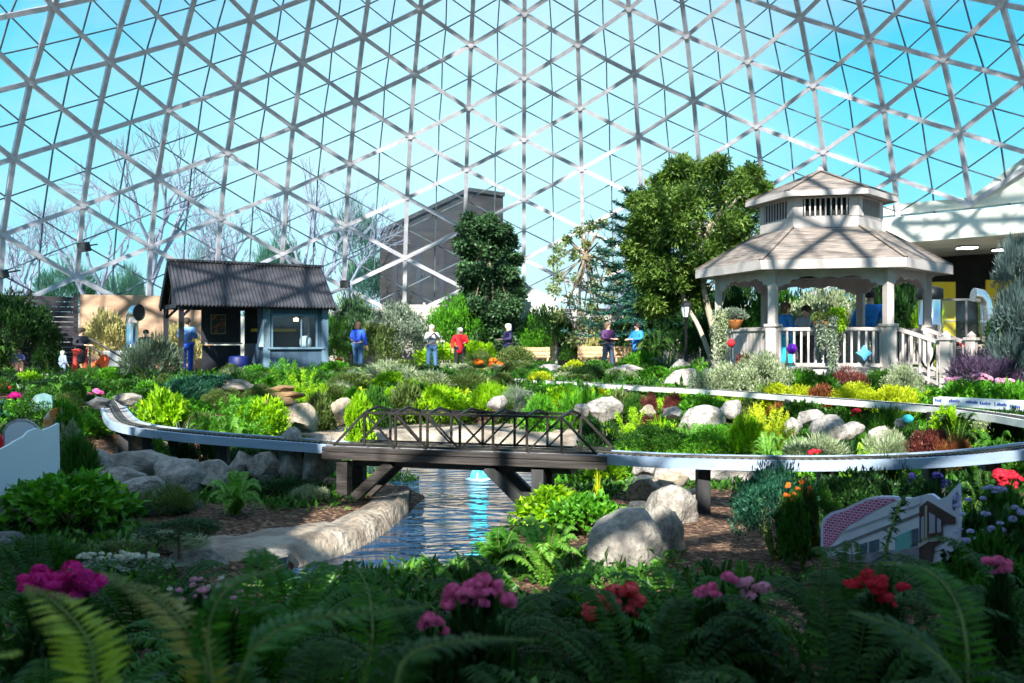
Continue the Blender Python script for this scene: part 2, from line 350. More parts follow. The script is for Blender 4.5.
# pond
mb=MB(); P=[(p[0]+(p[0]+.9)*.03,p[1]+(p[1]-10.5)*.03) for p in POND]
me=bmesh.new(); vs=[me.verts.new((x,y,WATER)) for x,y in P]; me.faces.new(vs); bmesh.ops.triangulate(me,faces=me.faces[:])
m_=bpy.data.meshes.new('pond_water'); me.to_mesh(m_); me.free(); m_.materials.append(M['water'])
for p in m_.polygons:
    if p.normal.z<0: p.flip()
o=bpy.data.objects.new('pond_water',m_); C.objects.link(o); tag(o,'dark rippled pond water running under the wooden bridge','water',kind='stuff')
# outside ground
mb=MB(); mb.lathe([(22.9,.3),(60,.2),(400,0)],(CX,CY,0),48); o=mb.obj('lawn_outside',mat('winter lawn',(.3,.32,.28),(.42,.44,.4),.2,.95)); tag(o,kind='structure')

# ------------------------------------------------------------ the dome
PH0,B1,C2,C3,DS,Z0=-.9585145,.361218,.0583134,-.00097658,1.334311,6.25575+E
DPH=2*PI/NM
def profile(J):
    s=J*DS; n=24; R=21.3; z=Z0
    for k in range(n):
        sk=s*(k+.5)/n; th=B1+C2*sk+C3*sk*sk; th=min(th,1.5)
        R-=math.sin(th)*s/n; z+=math.cos(th)*s/n
    return R,z
def dn(i,j,dr=0):
    R,z=profile(j); R+=dr; a=PH0+DPH*i; return np.array((CX+R*math.sin(a),CY+R*math.cos(a),z))
JB=-4
def dome():
    main=MB(); thin=MB(); gl=MB(); hub=MB()
    A0,A1=.665,1.2
    def strut(mb,p,q,w,h):
        mid=(p+q)/2
        aa=math.atan2(mid[0]-CX,mid[1]-CY)
        if A0<aa<A1 and mid[2]<6.6: return
        nrm=mid-np.array((CX,CY,6.0)); mb.beam(p,q,w,h,up=nrm)
    JT=12
    parity=lambda i,j:(i-j)%2==0     # node exists when i and j have the same parity
    for i in range(NM):
        for j in range(JB,JT+1):
            if not parity(i,j): continue
            p=dn(i,j)
            if j>=JB and j<=JT-1: 
                a=math.radians(0)
            if j+2<=JT: strut(main,p,dn(i,j+2),.16,.14)
            if j+1<=JT:
                strut(main,p,dn(i+1,j+1),.16,.14); strut(main,p,dn(i-1,j+1),.16,.14)
            nrm=p-np.array((CX,CY,6.0)); nrm/=np.linalg.norm(nrm)
            
            if not (A0<math.atan2(p[0]-CX,p[1]-CY)<A1 and p[2]<6.4): hub.tube([p-nrm*.1,p+nrm*.1],.11,8)
            # two triangles right of the vertical edge: (i,j),(i,j+2),(i+1,j+1) and left
            if j+2<=JT:
                for sgn in (1,-1):
                    a,b,c=dn(i,j,.09),dn(i,j+2,.09),dn(i+sgn,j+1,.09)
                    ab,bc,ca=(a+b)/2,(b+c)/2,(c+a)/2
                    m3=(a+b+c)/3
                    if A0<math.atan2(m3[0]-CX,m3[1]-CY)<A1 and m3[2]<6.3: continue
                    for u,v in ((ab,bc),(bc,ca),(ca,ab)): strut(thin,u,v,.045,.05)
                    if sgn>0: gl.add([a,ab,b,bc,c,ca],[(0,1,5,5),(1,2,3,3),(3,4,5,5),(1,3,5,5)])
                    else: gl.add([a,ab,b,bc,c,ca],[(5,1,0,0),(3,2,1,1),(5,4,3,3),(5,3,1,1)])
    # cap above: a sparser web of ribs
    prev=JT; rows=[12,15,18,21,24]; 
    for a,b in zip(rows[:-1],rows[1:]):
        for i in range(0,NM,4):
            o=2 if (a//3)%2 else 0
            p=dn(i+o,a); R,z=profile(b)
            if R<.8: continue
            strut(main,p,dn(i+o+2,b),.2,.16); strut(main,p,dn(i+o-2,b),.2,.16); strut(main,dn(i+o+2,b),dn(i+o-2,b),.2,.16)
            g=[dn(i+o-2,a,.1),p+0,dn(i+o+2,a,.1),dn(i+o+2,b,.1),dn(i+o-2,b,.1)]
            gl.add(g,[(0,1,4,4),(1,3,4,4),(1,2,3,3)])
    R,z=profile(24)
    tag(main.obj('trim_1',M['alu'],bevel=0),kind='structure'); tag(thin.obj('trim_2',M['mull']),kind='structure')
    tag(hub.obj('trim_3',M['alu']),kind='structure'); g=gl.obj('ceiling',M['glass']); tag(g,kind='structure')
dome()

# ------------------------------------------------------------ entry structure at the right of the dome
def entry_right():
    a0,a1=.665,1.2
    ring('wall_right',21.3,23.5,5.75,6.75,a0,a1,M['concrete'],n=24)       # thick concrete lintel
    # jagged concrete spandrel between the lattice members above the lintel
    mb=MB()
    for i in range(13,17):
        a,b=PH0+DPH*i,PH0+DPH*(i+1)
        def P(ang,z,r): return (CX+r*math.sin(ang),CY+r*math.cos(ang),z)
        zt=lambda ii: 7.9 if ii%2==0 else 9.0
        zt=lambda ii: {13:6.9,14:7.3,15:7.25,16:8.7,17:8.9}.get(ii,8)
        r=lambda z:21.75-(z-7)*.27
        V=[P(a,6.9,21.75),P(b,6.9,21.75),P(b,zt(i+1),r(zt(i+1))),P(a,zt(i),r(zt(i))),P(a,6.9,22.3),P(b,6.9,22.3),P(b,zt(i+1),22.),P(a,zt(i),22.)]
        mb.add(V,[(0,3,2,1),(4,5,6,7),(3,7,6,2),(0,1,5,4),(1,2,6,5),(0,4,7,3)])
    tag(mb.obj('trim_4',M['concrete'],closed=True),kind='structure')
    # vestibule: ceiling slab, back wall, side wall
    mb=MB(); V=[];
    def arc(r,z,n=16): return [(CX+r*math.sin(a0+(a1-a0)*k/n),CY+r*math.cos(a0+(a1-a0)*k/n),z) for k in range(n+1)]
    A=arc(21.35,5.77);B=arc(29,5.77); n=len(A); mb.add(A+B+[(x,y,6.0) for x,y,z in A+B],[(k,k+1,n+k+1,n+k) for k in range(n-1)]+[(2*n+k,3*n+k,3*n+k+1,2*n+k+1) for k in range(n-1)])
    tag(mb.obj('trim_5',M['concrete'],closed=True),kind='structure')
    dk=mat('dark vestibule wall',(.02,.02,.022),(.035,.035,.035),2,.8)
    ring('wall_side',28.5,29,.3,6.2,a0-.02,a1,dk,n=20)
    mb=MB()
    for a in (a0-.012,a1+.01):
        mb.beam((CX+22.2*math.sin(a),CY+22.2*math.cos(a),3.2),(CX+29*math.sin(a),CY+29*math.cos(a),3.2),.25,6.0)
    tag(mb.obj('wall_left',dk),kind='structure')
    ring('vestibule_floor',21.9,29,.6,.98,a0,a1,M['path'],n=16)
entry_right()
# ------------------------------------------------------------ dome perimeter fences and walls
def polar(px,d):            # ground direction through pixel column px at depth d
    return np.array(((px-512)/F*d, d, 0))
def slat_fence(label, p, q, z0, z1, m, pitch=.16, group=None, gap=.02):
    p=np.array(p,float);q=np.array(q,float); L=np.linalg.norm(q-p); a=math.atan2(q[1]-p[1],q[0]-p[0])
    t=thing('slat_fence',label,'fence',(p[0],p[1],z0),a,group)
    n=int((z1-z0)/pitch)
    mb=MB()
    for k in range(n): mb.box((L/2,0,(k+.5)*pitch),(L,.035,pitch-gap))
    mb.obj('slat_panel',m,t)
    for x in (0.05,L/2,L-.05):
        MB().box((x,.05,(z1-z0)/2),(.1,.1,z1-z0)).obj('post',m,t)
    return t
def wallpt(px,r=21.3):      # on the circle of radius r, along pixel column px
    u=(px-512)/F; a=1+u*u; b=-2*(u*CX+CY); c=CX*CX+CY*CY-r*r; y=(-b+math.sqrt(b*b-4*a*c))/(2*a); return (u*y,y)
slat_fence('shade toned slat fence behind the dark shrubs at the far left',wallpt(-20),wallpt(78),.9,3.75,M['slatshade'],.18)
slat_fence('pale slat fence behind the bushes beside the man in royal blue',wallpt(322),wallpt(395),.9,3.45,M['slat'],.17)
slat_fence('short pale slat fence behind the person in a grey jacket',wallpt(396),wallpt(452),.9,3.7,M['slat'],.17)
slat_fence('pale slat fence behind the tall ivy clad column',wallpt(453),wallpt(518),.9,3.3,M['slat'],.17)
slat_fence('pale slat fence behind the white barked magnolia and the benches',wallpt(556),wallpt(700),.9,3.55,M['slat'],.17)
slat_fence('slat fence behind the gazebo',wallpt(701),wallpt(890),.9,3.5,M['slatshade'],.17)
# tan wall panel left
p0=polar(80,31.5);p1=polar(214,33)
mb=MB(); mb.beam((p0[0],p0[1],2.25),(p1[0],p1[1],2.25),.25,2.75); o=mb.obj('wall_left.001',M['tanwall']); tag(o,kind='structure')
mb=MB(); q=W(537,330,39.3); mb.prism([(-.85,-1.6),(.85,-1.6),(.85,1.35),(-.15,1.75),(-.85,2.2)],1.2); o=mb.obj('concrete_buttress',M['concrete'],loc=(q.x,q.y,2.5)); tag(o,'tall pale concrete block with sloping top beside the ivy clad column','buttress')

# ------------------------------------------------------------ kiosk
def kiosk():
    a=math.radians(30); t=thing('kiosk','small blue grey ticket kiosk with a dark corrugated gable roof and open left porch','kiosk',(-9.39,25.5,.94),a)
    L,Wd,He,Hr=4.55,2.8,2.16,3.42
    # roof: corrugated sheets, u along the ridge, w across
    for side in (0,1):
        mb=MB(); n=200; V=[]
        w0,w1=(0,Wd/2) if side==0 else (Wd,Wd/2)
        for k in range(n+1):
            u=-.06+(L+.12)*k/n; h=.028*math.sin(u/.105*2*PI)
            V.append((u,w0-(.1 if side==0 else -.1),He-.08+h)); V.append((u,w1,Hr+h))
        V=np.array(V); up=np.array((0,0,.03))
        Fc=[(2*k,2*k+2,2*k+3,2*k+1) if side==0 else (2*k,2*k+1,2*k+3,2*k+2) for k in range(n)]
        m=2*(n+1); Fc+= [(2*k+m,2*k+1+m,2*k+3+m,2*k+2+m) for k in range(n)]
        Fc+=[(2*k,2*k+m,2*k+2+m,2*k+2) for k in range(n)]
        mb.add(np.vstack([V+up,V]),Fc); mb.obj('roof_sheet',M['roofmetal'],t,smooth=False)
    MB().beam((-.08,Wd/2,Hr+.05),(L+.08,Wd/2,Hr+.05),.22,.05).obj('ridge_cap',M['roofmetal'],t)
    for u in (-.02,L+.02):
        mb=MB()
        mb.beam((u,0,He-.12),(u,Wd/2,Hr-.06),.06,.14); mb.beam((u,Wd,He-.12),(u,Wd/2,Hr-.06),.06,.14)
        mb.obj('barge_board',M['black'],t)
    # porch posts, beams, collar
    for (u,w) in ((.12,.12),(.12,Wd-.12)):
        MB().box((u,w,1.05),(.13,.13,2.1)).obj('post',M['black'],t)
        b=MB(); b.beam((u,w,1.75),(u,w+(.35 if w<1 else -.35),2.1),.07,.07); b.beam((u,w,1.75),(u+.35,w,2.1),.07,.07); b.obj('brace',M['black'],t)
    b=MB(); b.beam((0,.12,2.1),(L,.12,2.1),.1,.12); b.beam((0,Wd-.12,2.1),(L,Wd-.12,2.1),.1,.12); b.beam((.12,0,2.1),(.12,Wd,2.1),.1,.12); b.obj('beam',M['black'],t)
    b=MB(); b.beam((.12,Wd/2,2.1),(.12,Wd/2,Hr-.08),.09,.09); b.beam((.12,.7,2.1),(.12,Wd/2,2.8),.06,.06); b.beam((.12,Wd-.7,2.1),(.12,Wd/2,2.8),.06,.06); b.obj('king_post',M['black'],t)
    # dark back screen with picture and low half wall
    MB().box((1.72,Wd-.35,1.55),(1.2,.06,1.15)).obj('back_panel',M['black'],t)
    MB().box((1.72,Wd-.4,.48),(1.15,.12,.92)).obj('half_wall',M['black'],t)
    MB().box((1.72,Wd-.42,1.0),(1.25,.2,.05)).obj('shelf',mat('grey shelf',(.3,.3,.3)),t)
    # cabin
    u0,u1=2.45,4.48
    wl=M['cabin']
    b=MB(); b.box(((u0+u1)/2,.33,.42),(u1-u0,.08,.84)); b.box((u0+.12,.33,1.45),(.24,.08,1.3)); b.box((u1-.17,.33,1.45),(.34,.08,1.3)); b.box(((u0+u1)/2,.33,2.0),(u1-u0,.08,.24)); b.obj('front_wall',wl,t)
    MB().box((u1-.04,Wd/2,1.05),(.08,Wd-.6,2.1)).obj('end_wall',wl,t)
    b=MB(); b.box((u0+.04,Wd/2,.5),(.08,Wd-.6,1.0)); b.box((u0+.04,.62,1.45),(.08,.5,1.3)); b.obj('inner_wall',wl,t)
    MB().box(((u0+u1)/2,Wd-.35,1.05),(u1-u0,.08,2.1)).obj('rear_wall',M['black'],t)
    MB().box(((u0+u1)/2,Wd/2,2.16),(u1-u0,Wd-.6,.04)).obj('soffit',M['black'],t)
    for x in (u0+.12,u1-.12): MB().box((x,.27,1.05),(.2,.05,2.08)).obj('corner_board',M['cabinlight'],t)
    MB().box(((u0+u1)/2,.27,.86),(1.75,.12,.06)).obj('window_sill',M['cabinlight'],t)
    x0,x1=u0+.26,u1-.36
    b=MB(); b.box(((x0+x1)/2,.28,1.86),(x1-x0,.05,.06)); b.box((x0+.02,.28,1.38),(.05,.05,1.0)); b.box((x1-.02,.28,1.38),(.05,.05,1.0)); b.box((x1-.5,.28,1.38),(.035,.04,1.0)); f=b.obj('window_frame',M['cabinlight'],t)
    MB().box(((x0+x1)/2,.31,1.38),(x1-x0,.01,.95)).obj('pane',M['pane'],f)
    # narrow slanted window on the porch side
    b=MB(); b.prism([(0,-.55),(.28,-.55),(.34,.6),(.18,.42)],.03,Matrix.Translation((u0-.12,.26,1.45))); b.obj('side_window',mat('pale glazing',(.4,.55,.62),(.55,.7,.75),3,.2),t)
    # counter inside
    MB().box(((x0+x1)/2,.75,.85),(1.5,.6,.06)).obj('counter',mat('grey counter',(.35,.36,.38)),t)
    MB().box(((x0+x1)/2-.1,Wd-.55,1.42),(1.4,.2,.09)).obj('yellow_shelf',M['yellow'],t)
    MB().box((x1-.15,.9,1.4),(.04,.5,1.1)).obj('curtain',mat('grey curtain',(.3,.28,.3),(.4,.38,.4),30),t)
    return t,a
K,ka=kiosk()
def kp(u,w,z): 
    v=rotz(ka)@np.array((u,w,z)); return (v[0]-9.39,v[1]+25.5,v[2]+.94)
# picture on the dark panel
t=thing('framed_picture','framed floral picture with red blooms on the dark kiosk panel','picture',kp(1.62,2.4,1.6),ka)
MB().box((0,0,0),(.46,.03,.62)).obj('frame',mat('brass frame',(.3,.25,.14)),t)
MB().box((0,-.02,0),(.4,.01,.56)).obj('canvas',mat('floral canvas',(.02,.04,.03),(.5,.1,.03),7,.5,contrast=(.5,.62)),t)
b=MB(); b.lathe([(.0,0),(.16,0),(.19,.1),(.18,.24),(.1,.33),(.0,.34)],(0,0,0),12); o=b.obj('white_bag',mat('white plastic bag',(.75,.77,.8)),loc=kp(3.9,.75,.9),smooth=True); tag(o,'white plastic bag on the counter inside the kiosk window','bag')
b=MB(); b.lathe([(.0,0),(.28,0),(.31,.1),(.31,.55),(.27,.62),(.0,.63)],(0,0,0),16); o=b.obj('waste_barrel',mat('dark blue plastic',(.006,.015,.12),rough=.5),loc=kp(2.0,1.3,.0),smooth=True); tag(o,'dark blue barrel standing in the kiosk porch','barrel')
b=MB(); b.box((0,0,0),(.14,.1,.1)); b.box((0,.06,.05),(.03,.08,.06)); o=b.obj('wall_lamp',mat('lamp glow',(.9,.8,.5),emit=((1,.7,.4),3)),loc=kp(3.85,1.6,1.75)); tag(o,'small glowing lamp seen through the kiosk window','lamp')

# ------------------------------------------------------------ gazebo
def gazebo():
    t=thing('gazebo','white six sided gazebo with cupola and grey brown shingle roof','gazebo',(7.3,21.5,.94),math.radians(-13.3))
    # local: front facet normal is -y. hexagon corner k: angles -60,-120.. => corner at angle -60+60k
    def hexc(s,k): th=math.radians(-120+60*k); return np.array((s*math.cos(th),s*math.sin(th)))   # 0 front left,1 front right,2 right,3 back right,4 back left,5 left
    def hexring(s,z): return [(*hexc(s,k),z) for k in range(6)]
    zf=.46; zr=1.36; zc=2.55
    wm=M['white']
    mb=MB(); V=hexring(2.45,zf)+hexring(2.45,zf-.12)+hexring(2.38,zf-.12)+hexring(2.38,0)
    Fc=[(k,(k+1)%6,6+(k+1)%6,6+k)[::-1] for k in range(6)]+[(12+k,12+(k+1)%6,18+(k+1)%6,18+k)[::-1] for k in range(6)]+[(0,1,2,3),(0,3,4,5)]
    mb.add(V,Fc); mb.obj('floor_deck',wm,t)
    a=2.35
    for k in range(6):
        c=hexc(a,k); th=math.atan2(c[1],c[0])
        R=rotz(th)
        b=MB(); b.box((*c,zf+.45),(.24,.24,.98),R); b.box((*c,zf+.95),(.3,.3,.06),R); b.box((*c,zf+1.55),(.17,.17,1.25),R); b.box((*c,2.62),(.26,.26,.16),R)
        b.obj('column',wm,t,bevel=.01)
    # railings on five sides, right side (between corner 1 and 2) is the entrance
    for k in range(6):
        p,q=hexc(a,k),hexc(a,(k+1)%6); d=(q-p)/np.linalg.norm(q-p); 
        if k==1: continue
        b=MB(); b.beam((*(p+d*.1),zr-.03),(*(q-d*.1),zr-.03),.1,.07); b.beam((*(p+d*.1),zf+.1),(*(q-d*.1),zf+.1),.07,.07)
        r=b.obj('railing',wm,t)
        if k==5:   # the left side carries a solid panel at its near end
            m=p+(q-p)*.65; b=MB(); b.beam((*(p+d*.75),.95),(*(q-d*.12),.95),.03,.85); b.obj('screen_panel',wm,r)
        n=16
        for j in range(1,n):
            x=p+(q-p)*j/n; MB().box((*x,(zr+zf)/2+.02),(.045,.045,zr-zf-.1),rotz(math.atan2(d[1],d[0]))).obj('baluster',wm,r)
    # frieze boards with scalloped brackets
    for k in range(6):
        p,q=hexc(a,k),hexc(a,(k+1)%6); Ls=np.linalg.norm(q-p); th=math.atan2(q[1]-p[1],q[0]-p[0])
        pts=[(0,0),(0,-.52),(.2,-.52),(.26,-.46),(.34,-.48),(.4,-.38),(.52,-.38),(.58,-.32),(.78,-.3),(.95,-.36),(Ls/2,-.31)]
        poly=pts+[(Ls-x,z) for x,z in reversed(pts[:-1])]
        Mx=Matrix.Translation((p[0],p[1],2.78))@Matrix.Rotation(th,4,'Z')
        MB().prism(poly,.05,Mx).obj('frieze_bracket',wm,t)
    # lower roof
    def roof(s0,z0,s1,z1,name,fas):
        mb=MB(); V=hexring(s0,z0)+hexring(s1,z1)
        mb.add(V,[(k,(k+1)%6,6+(k+1)%6,6+k) for k in range(6)]); 
        V=hexring(s0-.02,z0-.03)+hexring(s1,z1-.05); mb.add(V,[(k,(k+1)%6,6+(k+1)%6,6+k)[::-1] for k in range(6)])
        r=mb.obj(name,M['shingle'],t)
        mb=MB(); V=hexring(s0,z0)+hexring(s0,z0-fas)+hexring(s0-.06,z0-fas)+hexring(s0-.06,z0)
        for g in range(4):
            mb.add([V[6*g+k] for k in range(6)]+[V[6*((g+1)%4)+k] for k in range(6)],[(k,(k+1)%6,6+(k+1)%6,6+k)[::-1] for k in range(6)])
        mb.obj('fascia',wm,r)
        mb=MB(); V=hexring(s0-.05,z0-fas+.03)+hexring(s1,z0-fas+.05); mb.add(V,[(k,(k+1)%6,6+(k+1)%6,6+k)[::-1] for k in range(6)]); mb.obj('soffit',wm,r)
        for k in range(6): 
            mb=MB(); mb.beam((*hexc(s0*.995,k),z0+.015),(*hexc(s1,k),z1+.015),.1,.03); mb.obj('hip_cap',M['shingle'],r)
    roof(2.9,2.8,1.45,3.62,'lower_roof',.2)
    # cupola drum
    s=1.38; z0,z1=3.55,4.32
    mb=MB(); V=hexring(s,z0)+hexring(s,3.88)+hexring(s,4.27)+hexring(s,z1)
    for g in (0,2): mb.add([V[6*g+k] for k in range(6)]+[V[6*(g+1)+k] for k in range(6)],[(k,(k+1)%6,6+(k+1)%6,6+k) for k in range(6)])
    for k in range(6):
        p,q=hexc(s,k),hexc(s,(k+1)%6); d=(q-p)/np.linalg.norm(q-p)
        for e,f_ in ((p,d),(q,-d)): m=e+f_*.09; mb.beam((*(e),4.08),(*(e+f_*.2),4.08),.03,.42)
    cup=mb.obj('cupola',wm,t)
    mb=MB(); V=hexring(s-.1,z0)+hexring(s-.1,z1); mb.add(V,[(k,(k+1)%6,6+(k+1)%6,6+k) for k in range(6)]); mb.obj('dark_vent_screen',M['blackg'],cup)
    for k in range(6):
        p,q=hexc(s,k),hexc(s,(k+1)%6); d=(q-p)/np.linalg.norm(q-p)
        mb=MB()
        for j in range(9): x=p+d*(.24+j*(np.linalg.norm(q-p)-.48)/8); mb.beam((*x,3.88),(*x,4.28),.055,.03)
        mb.obj('vent_louver',wm,cup)
    roof(1.72,4.42,.04,5.08,'upper_roof',.12)
    MB().lathe([(0,0),(.07,.0),(.09,.06),(.05,.14),(.0,.2)],(0,0,5.05),8).obj('finial',wm,t)
    # entrance steps and handrail on the right front side (between corners 1 and 2)
    p,q=hexc(a,1),hexc(a,2); mid=(p+q)/2; d=(q-p)/np.linalg.norm(q-p); nrm=np.array((d[1],-d[0]))
    for j in range(3):
        c=mid+nrm*(.18+.3*j); MB().box((*c,zf-.12*(j+1)-.0),(1.3,.34,.1),rotz(math.atan2(d[1],d[0]))).obj('step',wm,t)
    for e in (p+d*.35,q-d*.35):
        f_=e+nrm*1.05
        b=MB(); b.box((*f_,.55),(.2,.2,1.1),rotz(math.atan2(d[1],d[0]))); b.box((*f_,1.12),(.27,.27,.06),rotz(math.atan2(d[1],d[0]))); b.lathe([(0,0),(.09,0),(.1,.05),(.03,.12),(0,.14)],(*f_,1.15),8); b.obj('newel_post',wm,t)
        b=MB(); b.beam((*e,zr),(*f_,zr-.36),.07,.08); b.beam((*e,zf+.1),(*f_,.12),.06,.07)
        for j in range(1,6): x=e+(f_-e)*j/6; b.beam((*x,zf+.1-.45*j/6),(*x,zr-.36*j/6),.045,.045)
        b.obj('handrail',wm,t)
    return t
G_=gazebo()
def gz(x,y,z): v=rotz(math.radians(-13.3))@np.array((x,y,z)); return (v[0]+7.3,v[1]+21.5,v[2]+.94)
# rope swag on the steps
mb=MB(); p=W(916,343,19.9); q=W(938,342,19.2); pts=[(p*(1-k/8)+q*(k/8))+Vector((0,0,-.55*math.sin(PI*k/8))) for k in range(9)]
o=mb.tube(pts,.025,6).obj('rope_swag',M['blackg'],smooth=True); tag(o,'black rope swag hanging across the gazebo steps','rope')
# lanterns on the gazebo railing
def lantern(name,label,px,py,m,r,star=False):
    p=W(px,py,19.2); t=thing(name,label,'ornament',p)
    b=MB()
    if star:
        pts=[(r*(1 if k%2==0 else .55)*math.cos(k*PI/4),r*(1 if k%2==0 else .55)*math.sin(k*PI/4)) for k in range(8)]; b.prism(pts,.08)
    else: b.lathe([(0.001,-r),(r*.6,-r*.8),(r,0),(r*.6,r*.8),(.001,r)],(0,0,0),14)
    b.obj('globe' if not star else 'star_body',m,t,smooth=not star)
    MB().tube([(0,0,r),(0,0.02,r+.12)],.01,5).obj('hanging_cord',M['blackg'],t)
lantern('paper_lantern','round purple lantern hung on the gazebo railing','792' and 792,349,M['purple'],.12)
lantern('star_ornament','sky blue star hung on the gazebo railing',864,353,M['bluepl'],.17,True)
lantern('paper_lantern','small crimson ball hung on the left gazebo railing',731,343,M['p_red'],.09)

# ------------------------------------------------------------ raised garden railway
def offset_path(P,w):
    P=np.array(P,float); T=np.gradient(P,axis=0)[:,:2]; T/=np.linalg.norm(T,axis=1)[:,None]; N=np.stack([-T[:,1],T[:,0]],1)
    Q=P.copy(); Q[:,:2]+=N*w; return Q
def catmull(P,n=8):
    P=np.array(P,float); Q=np.vstack([2*P[0]-P[1],P,2*P[-1]-P[-2]]); R=[]
    for i in range(1,len(Q)-2):
        for k in range(n):
            t=k/n; R.append(.5*((2*Q[i])+(-Q[i-1]+Q[i+1])*t+(2*Q[i-1]-5*Q[i]+4*Q[i+1]-Q[i+2])*t*t+(-Q[i-1]+3*Q[i]-3*Q[i+1]+Q[i+2])*t**3))
    R.append(P[-1]); return np.array(R)
def strip(mb,P,w0,w1,z0,z1):
    A,B=offset_path(P,w0),offset_path(P,w1); n=len(P); V=[]
    for k in range(n): V+=[(A[k][0],A[k][1],P[k][2]+z0),(B[k][0],B[k][1],P[k][2]+z0),(B[k][0],B[k][1],P[k][2]+z1),(A[k][0],A[k][1],P[k][2]+z1)]
    Fc=[(4*k+j,4*k+(j+1)%4,4*k+4+(j+1)%4,4*k+4+j) for k in range(n-1) for j in range(4)]+[(0,1,2,3),(4*n-4,4*n-1,4*n-2,4*n-3)]
    mb.add(V,Fc)
TRACKS=[]
def track(name,label,pts,w,posts,fh=.095,group=None,fm=None,near=1,pm=None):
    P=catmull(pts); TRACKS.append(P); t=thing(name,label,'model railway track',(0,0,0),0,group)
    mb=MB(); strip(mb,P,-w/2,w/2,-.05,-.012); mb.obj('deck_board',M['ballast'],t,closed=True)
    for s in (-1,1):
        mb=MB(); strip(mb,P,s*w/2-.02,s*w/2+.02,-fh,.0); mb.obj('fascia',fm or M['fascia'],t,closed=True)
    for s in (-1,1):
        mb=MB(); strip(mb,P,s*.035-.004,s*.035+.004,-.01,.006); mb.obj('rail',M['rail'],t)
    mb=MB(); acc=0; T=np.gradient(P,axis=0)
    for k in range(len(P)-1):
        L=np.linalg.norm(P[k+1]-P[k]); x=0
        while acc<L:
            c=P[k]+(P[k+1]-P[k])*acc/L; th=math.atan2(T[k][1],T[k][0]); mb.box((c[0],c[1],c[2]-.006),(.03,.13,.012),rotz(th)); acc+=.075
        acc-=L
    mb.obj('sleeper',M['timberpost'],t); t.children  # ties are the pattern of the track bed
    for (x,y,z,pw) in posts:
        g=ground(x,y)-.1; MB().box((x,y,(z-.06+g)/2),(pw,pw,z-.06-g)).obj('post',pm or M['timberpost'],t,bevel=.006)
    return t
ZT=.94
def tp(px,py,z=ZT): p=GP(px,py,z); return (p.x,p.y,z)
def posts(lst,w=.13,z=ZT,back=0.1):
    r=[]
    for px,py in lst: p=GP(px,py,z); r.append((p.x,p.y+back,z,w))
    return r
front_left=[tp(190,377),tp(140,389),tp(112,396),tp(113,405),tp(121,418),tp(134,424),tp(165,429),tp(215,434),tp(270,438),tp(338,443)]
track('railway_track','raised model railway curving around the lime shrub at the left end',front_left,.34,posts([(122,424),(146,428),(172,430),(220,435),(300,440)],.13)+posts([(140,389)],.13))
BR0=np.array(tp(338,443)); BR1=np.array(tp(606,452))
fr=[tp(606,452),tp(660,455),tp(730,457),tp(800,458),tp(870,457),tp(940,454),tp(1000,449),tp(1080,440),(7.6,9.9,ZT),(9.4,9.9,ZT),(11.5,9.6,ZT),(14,9.0,ZT)]
track('railway_track','raised model railway running right from the wooden bridge to the frame edge',fr,.34,posts([(703,456)],.12,back=.0)+posts([(835,457),(943,454),(1000,449)],.16,back=.2)+[(7.8,9.95,ZT,.14),(10,9.85,ZT,.14),(12.4,9.4,ZT,.14)])
z2=1.08
rear=[tp(335,383,1.08),tp(385,379.5,1.08),tp(440,378,1.08),tp(500,378,1.08),tp(560,381,1.08),tp(640,386,1.08),tp(720,390,1.08),tp(800,396,1.08),tp(870,401,1.08),tp(935,406,1.08),tp(1000,414,1.08),tp(1080,424,1.08),(8.2,10.5,1.08),(10.5,10.6,1.08),(14,10.2,1.08)]
track('railway_track','raised model railway passing in front of the gazebo planting',rear,.3,posts([(625,386),(790,396),(935,408),(720,390)],.13,z=1.08,back=.05),fh=.09,fm=mat('silvered white edge',(.55,.56,.55),(.72,.73,.7),2,.6))

